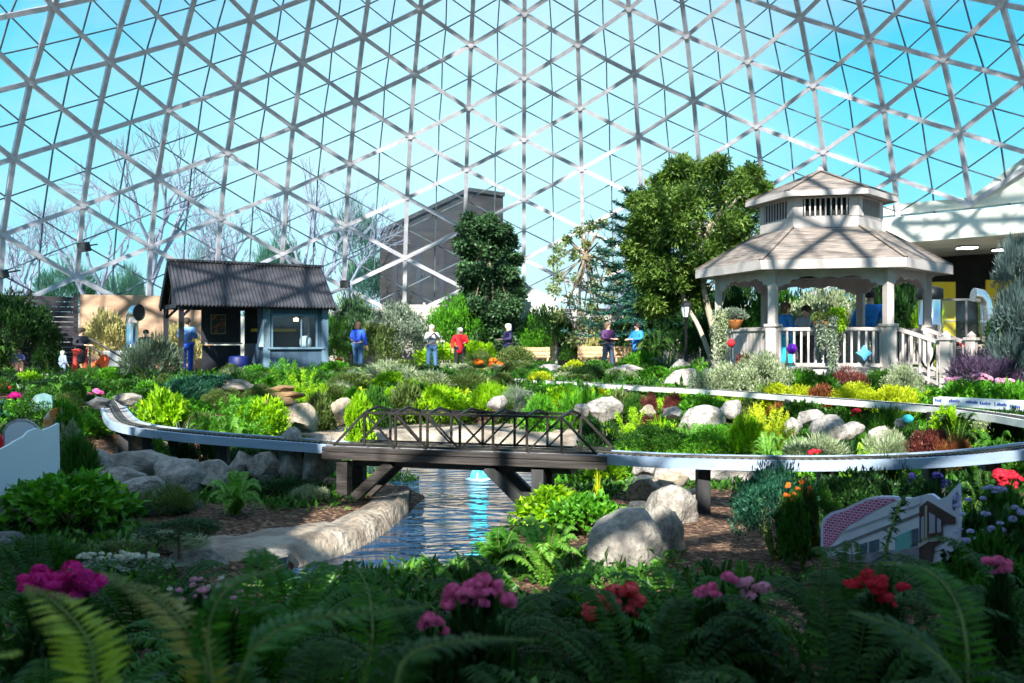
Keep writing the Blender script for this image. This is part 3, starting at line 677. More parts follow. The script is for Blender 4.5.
# bridge
def bridge():
    d=BR1-BR0; L=np.linalg.norm(d); a=math.atan2(d[1],d[0])
    t=thing('timber_bridge','dark timber railway bridge with bronze truss rails over the pond','bridge',tuple(BR0),a)
    mb=MB(); mb.box((L/2,0,-.035),(L,.5,.03)); mb.obj('deck',M['ballast'],t)
    for s in (-1,1): 
        b=MB(); b.box((L/2,s*.25,-.1),(L+.1,.05,.07)); b.box((L/2,s*.24,-.035),(L+.1,.05,.05)); b.obj('side_beam',M['timber'],t,bevel=.005)
    b=MB(); b.box((L/2,0,-.17),(L*.78,.3,.07)); b.obj('girder',M['timberpost'],t)
    for s in (-1,1):
        b=MB(); b.box((L/2,s*.035,0),(L,.008,.014)); b.obj('rail',M['rail'],t)
    b=MB()
    for k in range(int(L/.075)): b.box((.03+k*.075,0,-.012),(.03,.14,.012))
    b.obj('sleeper',M['timberpost'],t)
    # truss rails: bays
    x0,x1=.06,L-.05; n=8; H=.34
    for s in (-1,1):
        b=MB(); xs=[x0+(x1-x0)*k/n+(.1 if s>0 else 0) for k in range(n+1)]; y=s*.21; r=.022
        top=lambda k: H+(.035 if k%2 else 0)
        for k in range(1,n): b.beam((xs[k],y,0),(xs[k],y,H),r,r)
        for k in range(1,n-1): b.beam((xs[k],y,H),(xs[k+1],y,H),r,r)
        b.beam((xs[0],y,0),(xs[1],y,H),r,r); b.beam((xs[n],y,0),(xs[n-1],y,H),r,r); b.beam((xs[0],y,.01),(xs[n],y,.01),r,r)
        for k in range(1,n-1):
            if k<n/2: b.beam((xs[k],y,H),(xs[k+1],y,0),r*.8,r*.8)
            else: b.beam((xs[k],y,0),(xs[k+1],y,H),r*.8,r*.8)
        b.obj('truss_rail',M['truss'],t)
    b=MB()
    xs=[x0+(x1-x0)*k/n for k in range(n+1)]
    for k in range(1,n): b.beam((xs[k],-.21,H),(xs[k]+.05,.0,H+.05),.022,.022); b.beam((xs[k]+.1,.21,H),(xs[k]+.05,0,H+.05),.022,.022)
    for k in (1,3,5,7): b.beam((xs[k],-.21,H),(xs[k+1]+.1 if k<7 else xs[k],.21,H),.015,.015)
    b.obj('top_bracing',M['truss'],t)
    # supports
    for (u,sg,m) in ((.16,1,M['timber']),(L-.62,-1,M['timberpost'])):
        for y in (-.18,.18):
            MB().box((u,y,-.46),(.12,.12,.6)).obj('post',m,t,bevel=.006)
            MB().beam((u+sg*.02,y,-.62),(u+sg*.52,y,-.16),.09,.1).obj('brace',m,t,bevel=.006)
        MB().box((u,0,-.72),(.26,.5,.16)).obj('pier_block',M['timberpost'],t,bevel=.01)
    return t
bridge()
# ------------------------------------------------------------ rocks
def rock_mesh(seed,m,sub=4,np_=17,lo=.5,hi=.88):
    rng=np.random.default_rng(seed); bm=bmesh.new(); bmesh.ops.create_icosphere(bm,subdivisions=sub,radius=1)
    V=np.array([v.co for v in bm.verts]); 
    for k in range(np_):
        n=rng.normal(size=3); n/=np.linalg.norm(n); dlt=rng.uniform(lo,hi); e=V@n-dlt; V=V-np.where(e>0,e,0)[:,None]*n*.92
    off=rng.random(3)*50
    for i,v in enumerate(V):
        q=Vector(v*1.3+off); q2=Vector(v*5+off); k=1.12+.22*noise.noise(q)+.06*noise.noise(q2)+.025*noise.noise(q2*2.7); V[i]=v*k
    for v,c in zip(bm.verts,V): v.co=c
    me=bpy.data.meshes.new('boulder'); bm.to_mesh(me); bm.free(); me.materials.append(m)
    me.polygons.foreach_set('use_smooth',np.ones(len(me.polygons),bool)); me.update(); return me
ROCKS=[rock_mesh(100+k,M['rock']) for k in range(7)]+[rock_mesh(120,M['rock'],np_=8,lo=.74,hi=.93),rock_mesh(121,M['rock'],np_=9,lo=.7,hi=.92)]
def boulder(label,px,py,w,h,d,m='rock',k=None,group=None,rz=None,flat=1,z=None,name='boulder'):
    if px<340 and 9.5<d<11.2: d*=.91; w*=1.22; h*=1.4; py-=3
    """centre pixel, width and height in pixels"""
    c=W(px,py,d); k=(int(px*7+py)%7) if k is None else k
    o=bpy.data.objects.new(name,ROCKS[k]); C.objects.link(o)
    sx=w/F*d/2*1.1; sz=h/F*d/2*1.18
    o.location=(c.x,c.y,c.z-sz*.12); o.scale=(sx,min(sx,max(sz*1.2,sx*.7))*flat,sz*1.12); o.rotation_euler=(0,0,0 if rz is None else rz)
    if m!='rock': o.material_slots[0].link='OBJECT'; o.material_slots[0].material=M[m]
    tag(o,label,'rock',group); return o
B=boulder
# right bank, near to far
B('largest pale boulder behind the red geraniums',625,551,68,62,6.5,'rock',7)
B('grey shaded boulder leaning on the right of the largest pale boulder',659,545,46,62,6.9,'rock',8)
B('grey squarish boulder behind the largest pale boulder',670,515,50,48,8.0,'rock',8)
B('small dark rock wedged left of the grey squarish boulder',640,508,22,16,8.2,'rockdark')
B('white rock beside the hosta leaves on the right bank',641,491,30,26,8.9,'rockpale',1)
B('tan flat topped boulder near the black railway post',666,483,40,20,9.2,'rocktan',3)
B('tan flat stone at the foot of the black railway post',694,499,30,20,8.7,'rocktan',5)
B('pale rounded rock under the railway edge left of the black post',645,467,26,18,10.2,'rockpale',6)
B('dark flat stone in the shade of the right bank',671,472,34,9,10.4,'rockdark',0)
B('dark low stone beside the pale rounded rock',640,480,30,9,9.9,'rockdark',3)
B('wide pale slab on the right bank behind the black post',706,470,96,24,10.2,'rockpale',8,flat=.7)
# left bank
B('long grey boulder lying behind the other left bank boulders',136,471,66,26,10.9,'rock',1)
B('grey boulder at the left end of the left bank row',92,475,52,24,10.6,'rock',2)
B('grey rock below the left end boulder',112,488,46,22,10.0,'rock',3)
B('grey rock in front of the long grey boulder',140,493,44,18,9.7,'rock',5)
B('pointed grey boulder between two ferns on the left bank',181,481,44,30,10.3,'rock',4)
B('rounded tan grey boulder behind the bright fern',213,478,38,26,10.6,'rock',6)
B('tan grey rock behind the bright fern fronds',241,472,34,24,10.9,'rock',0)
B('small grey rock left of the tall bank boulders',265,470,26,22,10.8,'rock',1)
B('tall grey boulder under the railway left of the bridge',291,462,32,34,10.9,'rock',2)
B('tall grey boulder nearest the left bridge post',318,464,32,32,10.7,'rock',3)
B('flat grey rock half in shade below the stone ledge',200,561,66,30,6.7,'rock',6)
B('low dark rock at the pond edge below the stone ledge',268,556,60,16,6.9,'rock',0)
B('dark boulder at the left frame edge under the white board',12,508,40,26,7.9,'rockdark',2)
B('dark boulder low at the left frame edge',8,545,34,30,6.6,'rockdark',4)
B('small dark rock below the bright bush at the left',52,548,34,16,6.6,'rockdark',5)
B('grey round stone beside the magenta flowers on the left path',128,398,26,10,14.5,'rock',1)
B('round grey blue rock behind the mulch slope at the left',98,402,30,10,14.6,'rockdark',0)
B('dark rock between the two magenta flower clumps',28,388,22,9,19.5,'rockdark',4)
# middle bed rocks
B('pale boulder in the bed behind the right end of the bridge',603,407,34,20,15.6,'rockpale',1)
B('small pale rock right of the boulder behind the bridge',584,409,18,12,15.6,'rockpale',4)
B('small tan rock beside the burgundy leaves',648,411,16,10,15.4,'rocktan',2)
B('low cream rock between burgundy leaves and lime fern',673,412,22,13,15.2,'rockpale',6)
B('broad white boulder in the middle bed',703,419,40,22,14.6,'rockpale',8)
B('pointed pinkish rock right of the broad white boulder',731,409,24,17,15.0,'rockpale',5)
B('rounded white boulder beside the yellow green bush',792,427,28,18,13.2,'rockpale',0)
B('oval white boulder at the top of the right rock group',812,417,32,18,13.8,'rockpale',6)
B('largest white boulder of the right rock group',828,430,32,22,13.1,'rockpale',7)
B('grey white rock behind the dark spiky plant',849,431,30,16,12.9,'rockpale',3)
B('small white rock at the right end of the rock group',877,434,22,16,12.6,'rockpale',1)
B('small pale stone beside the teal ornament',902,422,12,8,12.8,'rockpale',4)
B('large pale rock at the foot of the gazebo shrubs',683,378,34,18,21,'rockpale',5)
B('white paving boulder behind the rear railway',680,369,34,18,23,'rockpale',0)
B('pale flat rock left of the person in plum top',548,374,48,15,26,'rockpale',2)
B('pale low rock below the bench with visitors',622,374,40,16,26,'rockpale',3)
B('tan rounded rock by the lime clump left of the bridge',343,408,22,20,15.6,'rocktan',1)
B('pale ledge rock right of the layered slate',303,416,36,30,14.4,'rocktan',6)
B('tan flat paving stone left of the layered slate',232,386,56,10,17.5,'ledge',2)
B('large pale rock by the conifer at the right frame edge',1005,366,40,18,22.5,'rockpale',4)
B('pale rock slope behind the purple plants',965,356,70,22,25,'ledge',1)
B('white rock in the bed behind the middle of the bridge',498,402,20,12,15.8,'rockpale',5)
# layered slate stack (each slab its own thing)
for k,(px,py,w,h) in enumerate([(282,388,36,6),(286,395,34,7),(281,402,42,8),(285,410,40,8),(291,418,38,9),(296,426,42,8)]):
    B('flat brown slab of the slate step stack beside the fluffy green shrub',px,py,w,h,15.6-.16*k,'slate',k,group='stacked brown slate slabs',flat=.9,name='slate_slab')
# poured ledge and pond coping
def ledge(name,label,up,lo,z,th,m,cat='ledge'):
    A=catmull([tuple(GP(px,py,z)) for px,py in up],6); Bq=catmull([tuple(GP(px,py,z)) for px,py in lo],6)
    n=min(len(A),len(Bq)); V=[]; K=7
    A=A[np.linspace(0,len(A)-1,n).astype(int)];Bq=Bq[np.linspace(0,len(Bq)-1,n).astype(int)]
    for i in range(n):
        for k in range(K):
            t=k/(K-1); p=A[i]*(1-t)+Bq[i]*t; zz=z-th*(abs(2*t-1)**4)+.05*noise.noise(Vector((p[0]*3,p[1]*3,0)))+.02*noise.noise(Vector((p[0]*11,p[1]*11,3)))
            if k in (0,K-1): zz=z-th-.15
            V.append((p[0],p[1],zz))
    Fc=[(i*K+k,i*K+k+1,(i+1)*K+k+1,(i+1)*K+k) for i in range(n-1) for k in range(K-1)]
    mb=MB(); mb.add(V,Fc); me_o=mb.obj(name,m,smooth=True); bm=bmesh.new(); bm.from_mesh(me_o.data); bmesh.ops.recalc_face_normals(bm,faces=bm.faces)
    if sum(f.normal.z for f in bm.faces)<0: bmesh.ops.reverse_faces(bm,faces=bm.faces)
    bm.to_mesh(me_o.data); bm.free(); tag(me_o,label,cat); return me_o
ledge('stone_ledge','long tan stone ledge along the left pond shore',[(412,487),(375,492),(340,512),(300,519),(240,523),(150,532)],[(408,496),(392,512),(360,530),(310,545),(240,556),(150,570)],.42,.12,M['ledge'])
ledge('pond_coping','pale tan stone coping along the far pond edge behind the bridge',[(290,430),(340,424),(430,421),(520,422),(600,425),(660,433),(730,448)],[(292,440),(340,434),(430,433),(520,435),(600,438),(650,445),(700,455)],.46,.08,M['ledge'])
# ------------------------------------------------------------ cut-out sign boards
def board_poly(name,label,cat,pxs,d0,d1,m,x0,x1,th=.03):
    """upright board whose foot runs from depth d0 at pixel column x0 to depth d1 at x1"""
    P0=np.array(W(x0,341.5,d0)); P1=np.array(W(x1,341.5,d1)); dirv=P1-P0; dirv[2]=0; L=np.linalg.norm(dirv); dirv/=L
    org=P0; a=math.atan2(dirv[1],dirv[0])
    def loc(px,py):
        u=(px-512)/F; # ray (u,1) meets line P0+s*dir
        s=(u*P0[1]-P0[0])/(dirv[0]-u*dirv[1]); y=P0[1]+s*dirv[1]; return (s,(341.5-py)/F*y)
    t=thing(name,label,cat,(P0[0],P0[1],E),a)
    b=MB(); b.prism([loc(*p) for p in pxs],th); b.obj('board',m,t)
    return t,loc
def layer(t,loc,name,pxs,m,off,th=.006):
    b=MB(); b.prism([loc(*p) for p in pxs],th,Matrix.Translation((0,-off,0))); return b.obj(name,m,t)
t,loc=board_poly('cutout_sign','white cutout board with wavy top edge seen from behind','sign board',[(-30,462),(0,449),(8,445),(14,441),(22,437),(28,431),(36,428),(42,430),(50,427),(58,423),(59,480),(40,489),(10,496),(-30,502)],7.6,8.4,M['board'],-30,59,.03)
t2,loc2=board_poly('arched_panel','white arched panel standing behind the wavy cutout board','panel',[(3,444),(3,430),(8,423),(16,419),(26,419),(34,423),(40,429),(40,446),(30,455),(3,460)],8.9,9.0,M['fasciagrey'],3,40,.05)
layer(t2,loc2,'arched_face',[(6,444),(6,431),(10,425),(17,422),(26,422),(33,425),(38,430),(38,444),(30,452),(6,456)],M['board'],.04,.02)
t3,loc3=board_poly('red_sign','small red sign at the left frame edge behind the white board','sign',[(-8,436),(0,434),(3,440),(3,450),(-8,452)],8.7,8.7,M['p_red'],-8,3)
t4,loc4=board_poly('painted_panel','orange and white painted panel behind the leafy plant beside the white board','panel',[(44,440),(44,418),(50,410),(60,407),(70,410),(73,420),(73,440),(60,452)],10.2,10.4,mat('painted orange white',(.75,.7,.6),(.75,.25,.05),6,.6,contrast=(.45,.6)),44,73)
t5,loc5=board_poly('arched_panel','small teal arched frame behind the magenta flowers','panel',[(29,412),(30,402),(36,395),(44,393),(52,396),(54,412)],14.3,14.2,mat('muted teal board',(.08,.2,.22),(.2,.32,.34),5),29,54)
# mural sign on the right
t,loc=board_poly('mural_sign','cutout sign printed with a brick wall and a storefront building in perspective','sign',[(822,553),(822,524),(824,518),(832,512),(846,508),(856,503),(868,498),(880,496),(893,496),(912,498),(920,496),(928,494),(933,494),(940,499),(948,496),(954,489),(960,483),(961,515),(960,545),(948,560),(920,566),(880,565),(850,560)],5.9,5.3,mat('pale lilac board edge',(.62,.6,.78),(.7,.68,.84),2),822,961,.035)
def brick_mat():
    m,n=nt('magenta brick print'); b=principled(n,(.5,.05,.2),.6); tc=n.nodes.new('ShaderNodeTexCoord'); mp=n.nodes.new('ShaderNodeMapping'); mp.inputs['Rotation'].default_value=(PI/2,0,0)
    br=n.nodes.new('ShaderNodeTexBrick'); br.inputs['Color1'].default_value=(.42,.03,.14,1); br.inputs['Color2'].default_value=(.6,.08,.3,1); br.inputs['Mortar'].default_value=(.75,.65,.8,1)
    br.inputs['Scale'].default_value=16; br.inputs['Mortar Size'].default_value=.03; br.inputs['Brick Width'].default_value=.45; br.inputs['Row Height'].default_value=.28
    n.links.new(tc.outputs['Object'],mp.inputs[0]); n.links.new(mp.outputs[0],br.inputs['Vector']); n.links.new(br.outputs['Color'],b.inputs['Base Color']); out(n,b.outputs[0]); return m
layer(t,loc,'brick_panel',[(825,552),(825,525),(828,519),(835,514),(848,510),(858,505),(869,500),(881,498),(898,499),(876,510),(850,525),(832,545)],brick_mat(),.021)
fc=layer(t,loc,'building_print',[(829,550),(850,526),(876,511),(898,500),(921,497),(921,552),(900,556),(840,557),(829,556)],mat('printed pale facade',(.62,.6,.72),(.74,.72,.82),9),.023)
layer(t,loc,'cornice_print',[(829,548),(921,512),(921,515),(829,551)],mat('printed cornice',(.2,.18,.22)),.027)
layer(t,loc,'ledge_print',[(846,530),(921,503),(921,504.5),(846,532)],mat('printed grey line',(.45,.43,.52)),.027)
dkp=mat('printed dark glass',(.05,.08,.14),(.12,.16,.22),20)
for q in ([(862,544),(869,541),(869,552),(862,553)],[(871,541),(881,538),(881,550),(871,552)]): 
    w=layer(t,loc,'window_print',q,dkp,.028)
layer(t,loc,'shopfront_print',[(897,536),(913,529),(913,547),(897,551)],mat('printed teal glass',(.16,.42,.46),(.2,.5,.52),6),.028)
layer(t,loc,'shop_window_print',[(914,529),(920,527),(920,544),(914,546)],dkp,.028)
layer(t,loc,'sign_band_print',[(846,546),(853,543),(853,547),(846,549)],mat('printed brown band',(.3,.15,.12)),.028)
layer(t,loc,'pavement_print',[(829,556),(860,553),(921,546),(921,557),(880,562),(840,560)],mat('printed grey street',(.2,.18,.24),(.36,.33,.4),16),.027)
by=layer(t,loc,'bay_window_print',[(921,564),(921,507),(929,500),(957,517),(957,523),(944,524),(944,541),(936,546),(934,562)],mat('printed dark brown',(.07,.04,.04),(.12,.07,.06),10),.024)
for q in ([(923,517),(926,515),(926,538),(923,541)],[(931,512),(937,515),(937,532),(931,533)],[(939,517),(943,520),(943,531),(939,532)]): layer(t,loc,'bay_pane_print',q,mat('printed lilac pane',(.4,.38,.5)),.029)
for a,b_ in (((927,506),(928,540)),):
    layer(t,loc,'bay_post_print',[(927,505),(929,505),(929,540),(927,540)],mat('printed tan trim',(.5,.42,.35)),.03)
layer(t,loc,'bay_sill_print',[(921,543),(930,537),(943,537),(943,540),(930,541),(921,547)],mat('printed sill',(.48,.42,.42)),.03)
for q in ([(954,497),(956,494),(956,510),(954,508)],[(957,493),(959,491),(958,505),(957,507)]): layer(t,loc,'blue_mark_print',q,mat('printed blue mark',(.05,.08,.3)),.024)
# banner along the rear railway at the right
t,loc=board_poly('banner_sign','long white banner with blue lettering along the rear railway','banner',[(934,397.5),(940,396.5),(1060,402),(1060,414),(940,405),(934,404.5)],13.2,11.4,mat('white banner',(.8,.84,.88)),934,1060,.03)
def text(body,px,py,h,d,m,par,loc,name='lettering'):
    c=bpy.data.curves.new(name,'FONT'); c.body=body; c.size=h; c.extrude=.003; c.align_x='LEFT'; o=bpy.data.objects.new(name,c); C.objects.link(o)
    s,z=loc(px,py); o.parent=par; o.location=(s,-.024,z); o.rotation_euler=(PI/2,0.03,0); 
    dg=bpy.context.evaluated_depsgraph_get(); me=bpy.data.meshes.new_from_object(o.evaluated_get(dg)); o2=bpy.data.objects.new(name,me); C.objects.link(o2); o2.parent=par; o2.location=o.location; o2.rotation_euler=o.rotation_euler; me.materials.clear(); me.materials.append(m)
    bpy.data.objects.remove(o); return o2
bl=mat('blue lettering',(.06,.12,.45))
# unreadable in the photograph: short strokes of the words' lengths
for x0,x1,y in ((936,943,398.4),(950,961,399),(967,979,400.2),(981,992,401.3),(998,1008,402.6),(1011,1022,404.5)):
    k=int((x1-x0)/1.6)
    for j in range(k):
        a=x0+(x1-x0)*j/k; hh=2.2 if (j*7+int(x0))%3 else 3; layer(t,loc,'lettering',[(a,y+3-hh+(a-x0)*.06),(a+1.1,y+3-hh+(a-x0)*.06),(a+1.1,y+3+(a-x0)*.06),(a,y+3+(a-x0)*.06)],bl,.018)
for x in (995.5,): layer(t,loc,'divider_mark',[(x,402),(x+.6,402),(x+.6,406),(x,406)],bl,.018)
# ------------------------------------------------------------ fountain jet
f=GP(478,479,WATER); t=thing('fountain_jet','small glowing cyan fountain jet in the pond behind the bridge','fountain',(f.x,f.y,WATER))
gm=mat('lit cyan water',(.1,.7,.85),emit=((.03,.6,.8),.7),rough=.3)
b=MB(); b.lathe([(.1,0),(.075,.05),(.05,.1),(.04,.16),(.02,.2),(.001,.21)],(0,0,0),12); b.lathe([(.05,0),(.045,.05),(.02,.12),(.001,.14)],(.07,.02,0),8); b.lathe([(.05,0),(.045,.06),(.02,.13),(.001,.15)],(-.05,-.01,0),8); b.obj('water_plume',gm,t,smooth=True)
b=MB(); b.lathe([(.001,.012),(.12,.012),(.16,.004),(.17,-.01)],(0,0,0),14); b.obj('foam_ring',mat('foam',(.5,.75,.85),rough=.4),t,smooth=True)
# ------------------------------------------------------------ lamp post, benches, ducts, etc.
def lamp_post(px,d,ytop):
    g=ground(*W(px,0,d).xy); H=(341.5-ytop)/F*d+E-g; t=thing('lamp_post','black lantern lamp post beside the gazebo and the big tree','lamp post',(W(px,0,d).x,d,g))
    b=MB(); b.lathe([(.0,0),(.16,0),(.16,.08),(.09,.2),(.06,.3),(.045,.4),(.04,H-.5),(.06,H-.48),(.06,H-.44)],(0,0,0),10); b.obj('pole',M['darkmetal'],t,smooth=True)
    b=MB(); b.lathe([(.08,H-.44),(.14,H-.16)],(0,0,0),6); b.obj('lantern_glass',mat('frosted lamp glass',(.7,.75,.8),rough=.3),t)
    b=MB(); b.lathe([(.17,H-.16),(.12,H-.08),(.03,H-.02),(.0,H+.04)],(0,0,0),6); 
    for k in range(6): a=k*PI/3; b.beam((.08*math.cos(a),.08*math.sin(a),H-.44),(.14*math.cos(a),.14*math.sin(a),H-.16),.015,.015)
    b.obj('lantern_cap',M['darkmetal'],t)
lamp_post(686,23.6,300)
def bench(label,px0,px1,pyt,d,group=None):
    p=W((px0+px1)/2,0,d); L=(px1-px0)/F*d; zt=(341.5-pyt)/F*d+E; g=.96
    t=thing('garden_bench',label,'bench',(p.x,p.y,g),0,group)
    h=zt-g
    b=MB(); 
    for k in range(3): b.box((0,.2,h-.08-k*.16),(L,.04,.13))
    b.obj('backrest',M['bench'],t)
    b=MB()
    for k in range(4): b.box((0,-.25+k*.13,.45),(L,.11,.04))
    b.obj('seat',M['bench'],t)
    for x in (-L/2+.1,L/2-.1):
        b=MB(); b.box((x,.2,h/2),(.07,.06,h)); b.box((x,-.25,.22),(.07,.06,.44)); b.box((x,-.02,.42),(.05,.5,.05)); b.obj('end_frame',M['bench'],t)
bench('short tan wooden bench below the round green shrub',520,550,347,35.4)
bench('long tan wooden bench behind the person in plum top',578,612,346,35.4)
bench('tan wooden bench behind the person in blue jacket',613,634,346,35.5)
# air duct cylinder by the tan wall
def cyl(name,label,cat,px,y0,y1,d,r,m,parts=True):
    p=W(px,0,d); z0=E-(y1-341.5)/F*d; z1=E-(y0-341.5)/F*d; t=thing(name,label,cat,(p.x,p.y,z0)); H=z1-z0
    b=MB(); b.lathe([(r,0),(r,H*.33),(r*1.05,H*.34),(r*1.05,H*.36),(r,H*.37),(r,H)],(0,0,0),18); b.obj('duct_pipe',m,t,smooth=True); return t,H,r
t,H,r=cyl('air_duct','silver upright air duct with a round dark mouth in front of the tan wall','air duct',132,322,364,29.5,.2,M['chrome'])
b=MB(); b.tube([(0,0,H-.02),(.04,-.03,H+.18),(.16,-.1,H+.3),(.3,-.16,H+.3)],[.2,.22,.25,.27],16,cap=False); b.obj('elbow',M['chrome'],t,smooth=True)
b=MB(); b.tube([(.27,-.15,H+.3),(.29,-.155,H+.3)],[.25,.25],16); b.obj('duct_mouth',M['blackg'],t)
t,H,r=cyl('air_duct','silver upright air duct behind the right gazebo column','air duct',930,300,338,25,.3,M['chrome'])
b=MB(); b.lathe([(.3,H),(.34,H+.05),(.34,H+.3),(.2,H+.36),(0,H+.37)],(0,0,0),16); b.obj('cap',M['darkmetal'],t,smooth=True)
t=thing('air_duct','bright curved metal duct pipe near the dark doorway','air duct',W(986,340,25))
b=MB(); b.tube([(-.35,0,1.25),(-.15,0,1.22),(-.03,0,1.05),(0,0,.8),(0,0,.25),(.02,0,.1),(.25,-.1,.0),(.5,-.15,.0)],.19,14); b.obj('duct_pipe',M['chrome'],t,smooth=True)
for z in (.9,.5,.2): MB().tube([(0,0,z-.02),(0,0,z+.02)],.205,14).obj('collar',M['chrome'],t)
# yellow wall panels
for lab,px0,px1,y0,y1,d in (('tall yellow wall panel right of the gazebo',930,955,282,345,36),('yellow wall panel behind the blue grey conifer',986,1022,280,345,36)):
    p=W((px0+px1)/2,0,d); w_=(px1-px0)/F*d; z0=.95; z1=E-(y0-341.5)/F*d
    t=thing('wall_panel',lab,'panel',(p.x,p.y,z0)); MB().box((0,0,(z1-z0)/2),(w_,.1,z1-z0)).obj('panel_face',M['yellow'],t); MB().box((0,-.06,(z1-z0)*.55),(w_,.02,.05)).obj('seam_rail',M['slat'],t)
# vestibule ceiling lights
for k,(px,py) in enumerate(((967,248),(1003,250))):
    p=W(px,py,33); t=thing('ceiling_light',('left','right')[k] and 'bright flat ceiling light in the dark vestibule, '+('directly over the doorway' if k==0 else 'over the yellow panel'),'light',p)
    MB().box((0,0,0),(.55,.5,.06)).obj('diffuser',mat('lit diffuser',(.9,.9,.9),emit=((1,1,.95),2.5)),t); MB().box((0,0,.05),(.62,.56,.05)).obj('housing',M['darkmetal'],t)
# dark doorway frame
p=W(966,0,34); t=thing('glass_door','dark framed glass door inside the vestibule','door',(p.x,p.y,.97))
b=MB(); 
for x in (-.9,0,.9): b.box((x,0,1.3),(.07,.07,2.6))
b.box((0,0,2.6),(1.87,.07,.08)); b.box((0,0,1.1),(1.8,.05,.06)); b.obj('door_frame',mat('grey frame',(.12,.12,.13)),t)
MB().box((0,0,1.3),(1.8,.01,2.5)).obj('pane',M['pane'],t)
# dark kit (cart) right of the gazebo steps
p=W(962,350,24); t=thing('utility_cart','dark utility cart with a red item behind the purple plants','cart',(p.x,p.y,1.0))
b=MB(); b.box((0,0,.5),(.62,.5,.6)); b.obj('body',M['darkmetal'],t,bevel=.02); b=MB(); b.box((0,0,.84),(.72,.56,.05)); b.obj('top_shelf',M['timber'],t)
for x in (-.3,.3):
    for y in (-.22,.22): MB().box((x,y,.42),(.04,.04,.84)).obj('leg',M['darkmetal'],t)
b=MB(); b.lathe([(0,0),(.1,0),(.13,.08),(.09,.18),(0,.2)],(0,0,0),10); o=b.obj('red_pot',M['p_red'],loc=(p.x+.05,p.y,1.87)); tag(o,'small red pot on top of the dark utility cart','pot')
# floodlights and speakers on the dome members
def flood(label,px,py,d,w=.4,h=.3,rz=0):
    p=W(px,py,d); t=thing('floodlight',label,'floodlight',p,rz); MB().box((0,0,0),(w,.2,h),np.array(Matrix.Rotation(.3,3,'X'))).obj('housing',M['darkmetal'],t,bevel=.02)
    MB().box((0,-.11,-.03),(w*.85,.02,h*.8),np.array(Matrix.Rotation(.3,3,'X'))).obj('lens',mat('dark lens',(.05,.06,.07),rough=.15),t); MB().beam((0,.1,.05),(0,.55,.15),.05,.05).obj('bracket',M['darkmetal'],t)
flood('black floodlight on a dome member above the dark fence',84,247,33,.5,.34,-.5); flood('black floodlight on the dome member right of the kiosk roof',345,284,38.5,.4,.3); flood('small black floodlight at the left frame edge',3,274,28,.32,.26,-.5)
# timber box bin and planters at the far left, blue bench ends etc.
p=W(88,0,25.5); t=thing('low_wall','low black planter wall in front of the person in dark coat','planter',(p.x,p.y,.9)); MB().box((0,0,.03),(2.0,.25,.3)).obj('wall_face',M['blackg'],t,bevel=.01); MB().box((0,0,.2),(2.06,.3,.04)).obj('coping',M['darkmetal'],t)
# stroller
p=W(100,0,28); t=thing('stroller','red and black stroller being pushed by the person in dark coat','stroller',(p.x,p.y,.95)); t.scale=(.7,.7,.7)
b=MB(); b.prism([(-.3,.3),(.25,.3),(.35,.75),(.2,.95),(.05,.75),(-.25,.55)],.42); b.obj('seat_shell',M['p_orange'],t,bevel=.02)
b=MB()
for y in (-.24,.24): b.tube([(-.55,y,.95),(-.1,y,.55),(.4,y,.12)],.02,6); b.tube([(-.3,y,.12),(.1,y,.5)],.02,6)
b.tube([(-.55,-.24,.95),(-.55,.24,.95)],.025,6); b.obj('frame',M['darkmetal'],t)
for x,y in ((-.3,-.24),(-.3,.24),(.4,-.24),(.4,.24)): 
    b=MB(); b.tube([(x,y-.02,.12),(x,y+.02,.12)],.12,12); b.obj('wheel',M['blackg'],t)
# grey metal rail stands by the tan wall
p=W(118,0,29); t=thing('metal_hand_rail','dark sloping handrail beside the silver duct','railing',(p.x,p.y,.94)); b=MB(); b.tube([(-.9,0,1.15),(.4,0,.4)],.03,6); b.tube([(-.9,0,.9),(.3,0,.2)],.025,6); b.obj('rail',M['darkmetal'],t); MB().tube([(-.9,0,0),(-.9,0,1.15)],.03,6).obj('post',M['darkmetal'],t)
p=W(120,0,29.2); b=MB(); b.box((0,0,.55),(.9,.4,.5)); o=b.obj('metal_cabinet',mat('grey steel',(.35,.38,.4),(.5,.53,.55),3,.4,.5),loc=(p.x,p.y,.9),bevel=.02); tag(o,'grey steel box beside the silver duct by the tan wall','cabinet')
# near-left railway piece at the bottom
t=track('railway_track','dark model railway track low in the foreground ferns at the left',[(-2.35,3.55,.62),(-1.8,3.6,.62),(-1.2,3.7,.62)],.22,[(-2.2,3.6,.62,.08),(-1.4,3.68,.62,.08)],.05,fm=M['darkmetal'])
t=track('railway_track','dark model railway track at the bottom left corner',[(-2.2,3.1,.6),(-1.7,3.12,.6),(-1.3,3.2,.6)],.2,[(-1.9,3.12,.6,.08)],.05,fm=M['darkmetal'])
# hanging baskets and ornaments
b=MB(); b.lathe([(0,0),(.08,0),(.09,.16),(.03,.2),(0,.21)],(0,0,0),10); p=W(626,381,25); o=b.obj('watering_can',M['teal'],loc=(p.x,p.y,E-(383-341.5)/F*25),smooth=True); tag(o,'small teal ornament on the pale rock under the person in blue jacket','ornament')
b=MB(); b.lathe([(0,-.05),(.06,-.03),(.08,.03),(.04,.07),(0,.08)],(0,0,0),10); p=W(908,420,12.7); o=b.obj('glass_ornament',mat('turquoise glass',(.05,.5,.6),rough=.15),loc=p,smooth=True); tag(o,'turquoise glass ornament among the leaves in the right bed','ornament')
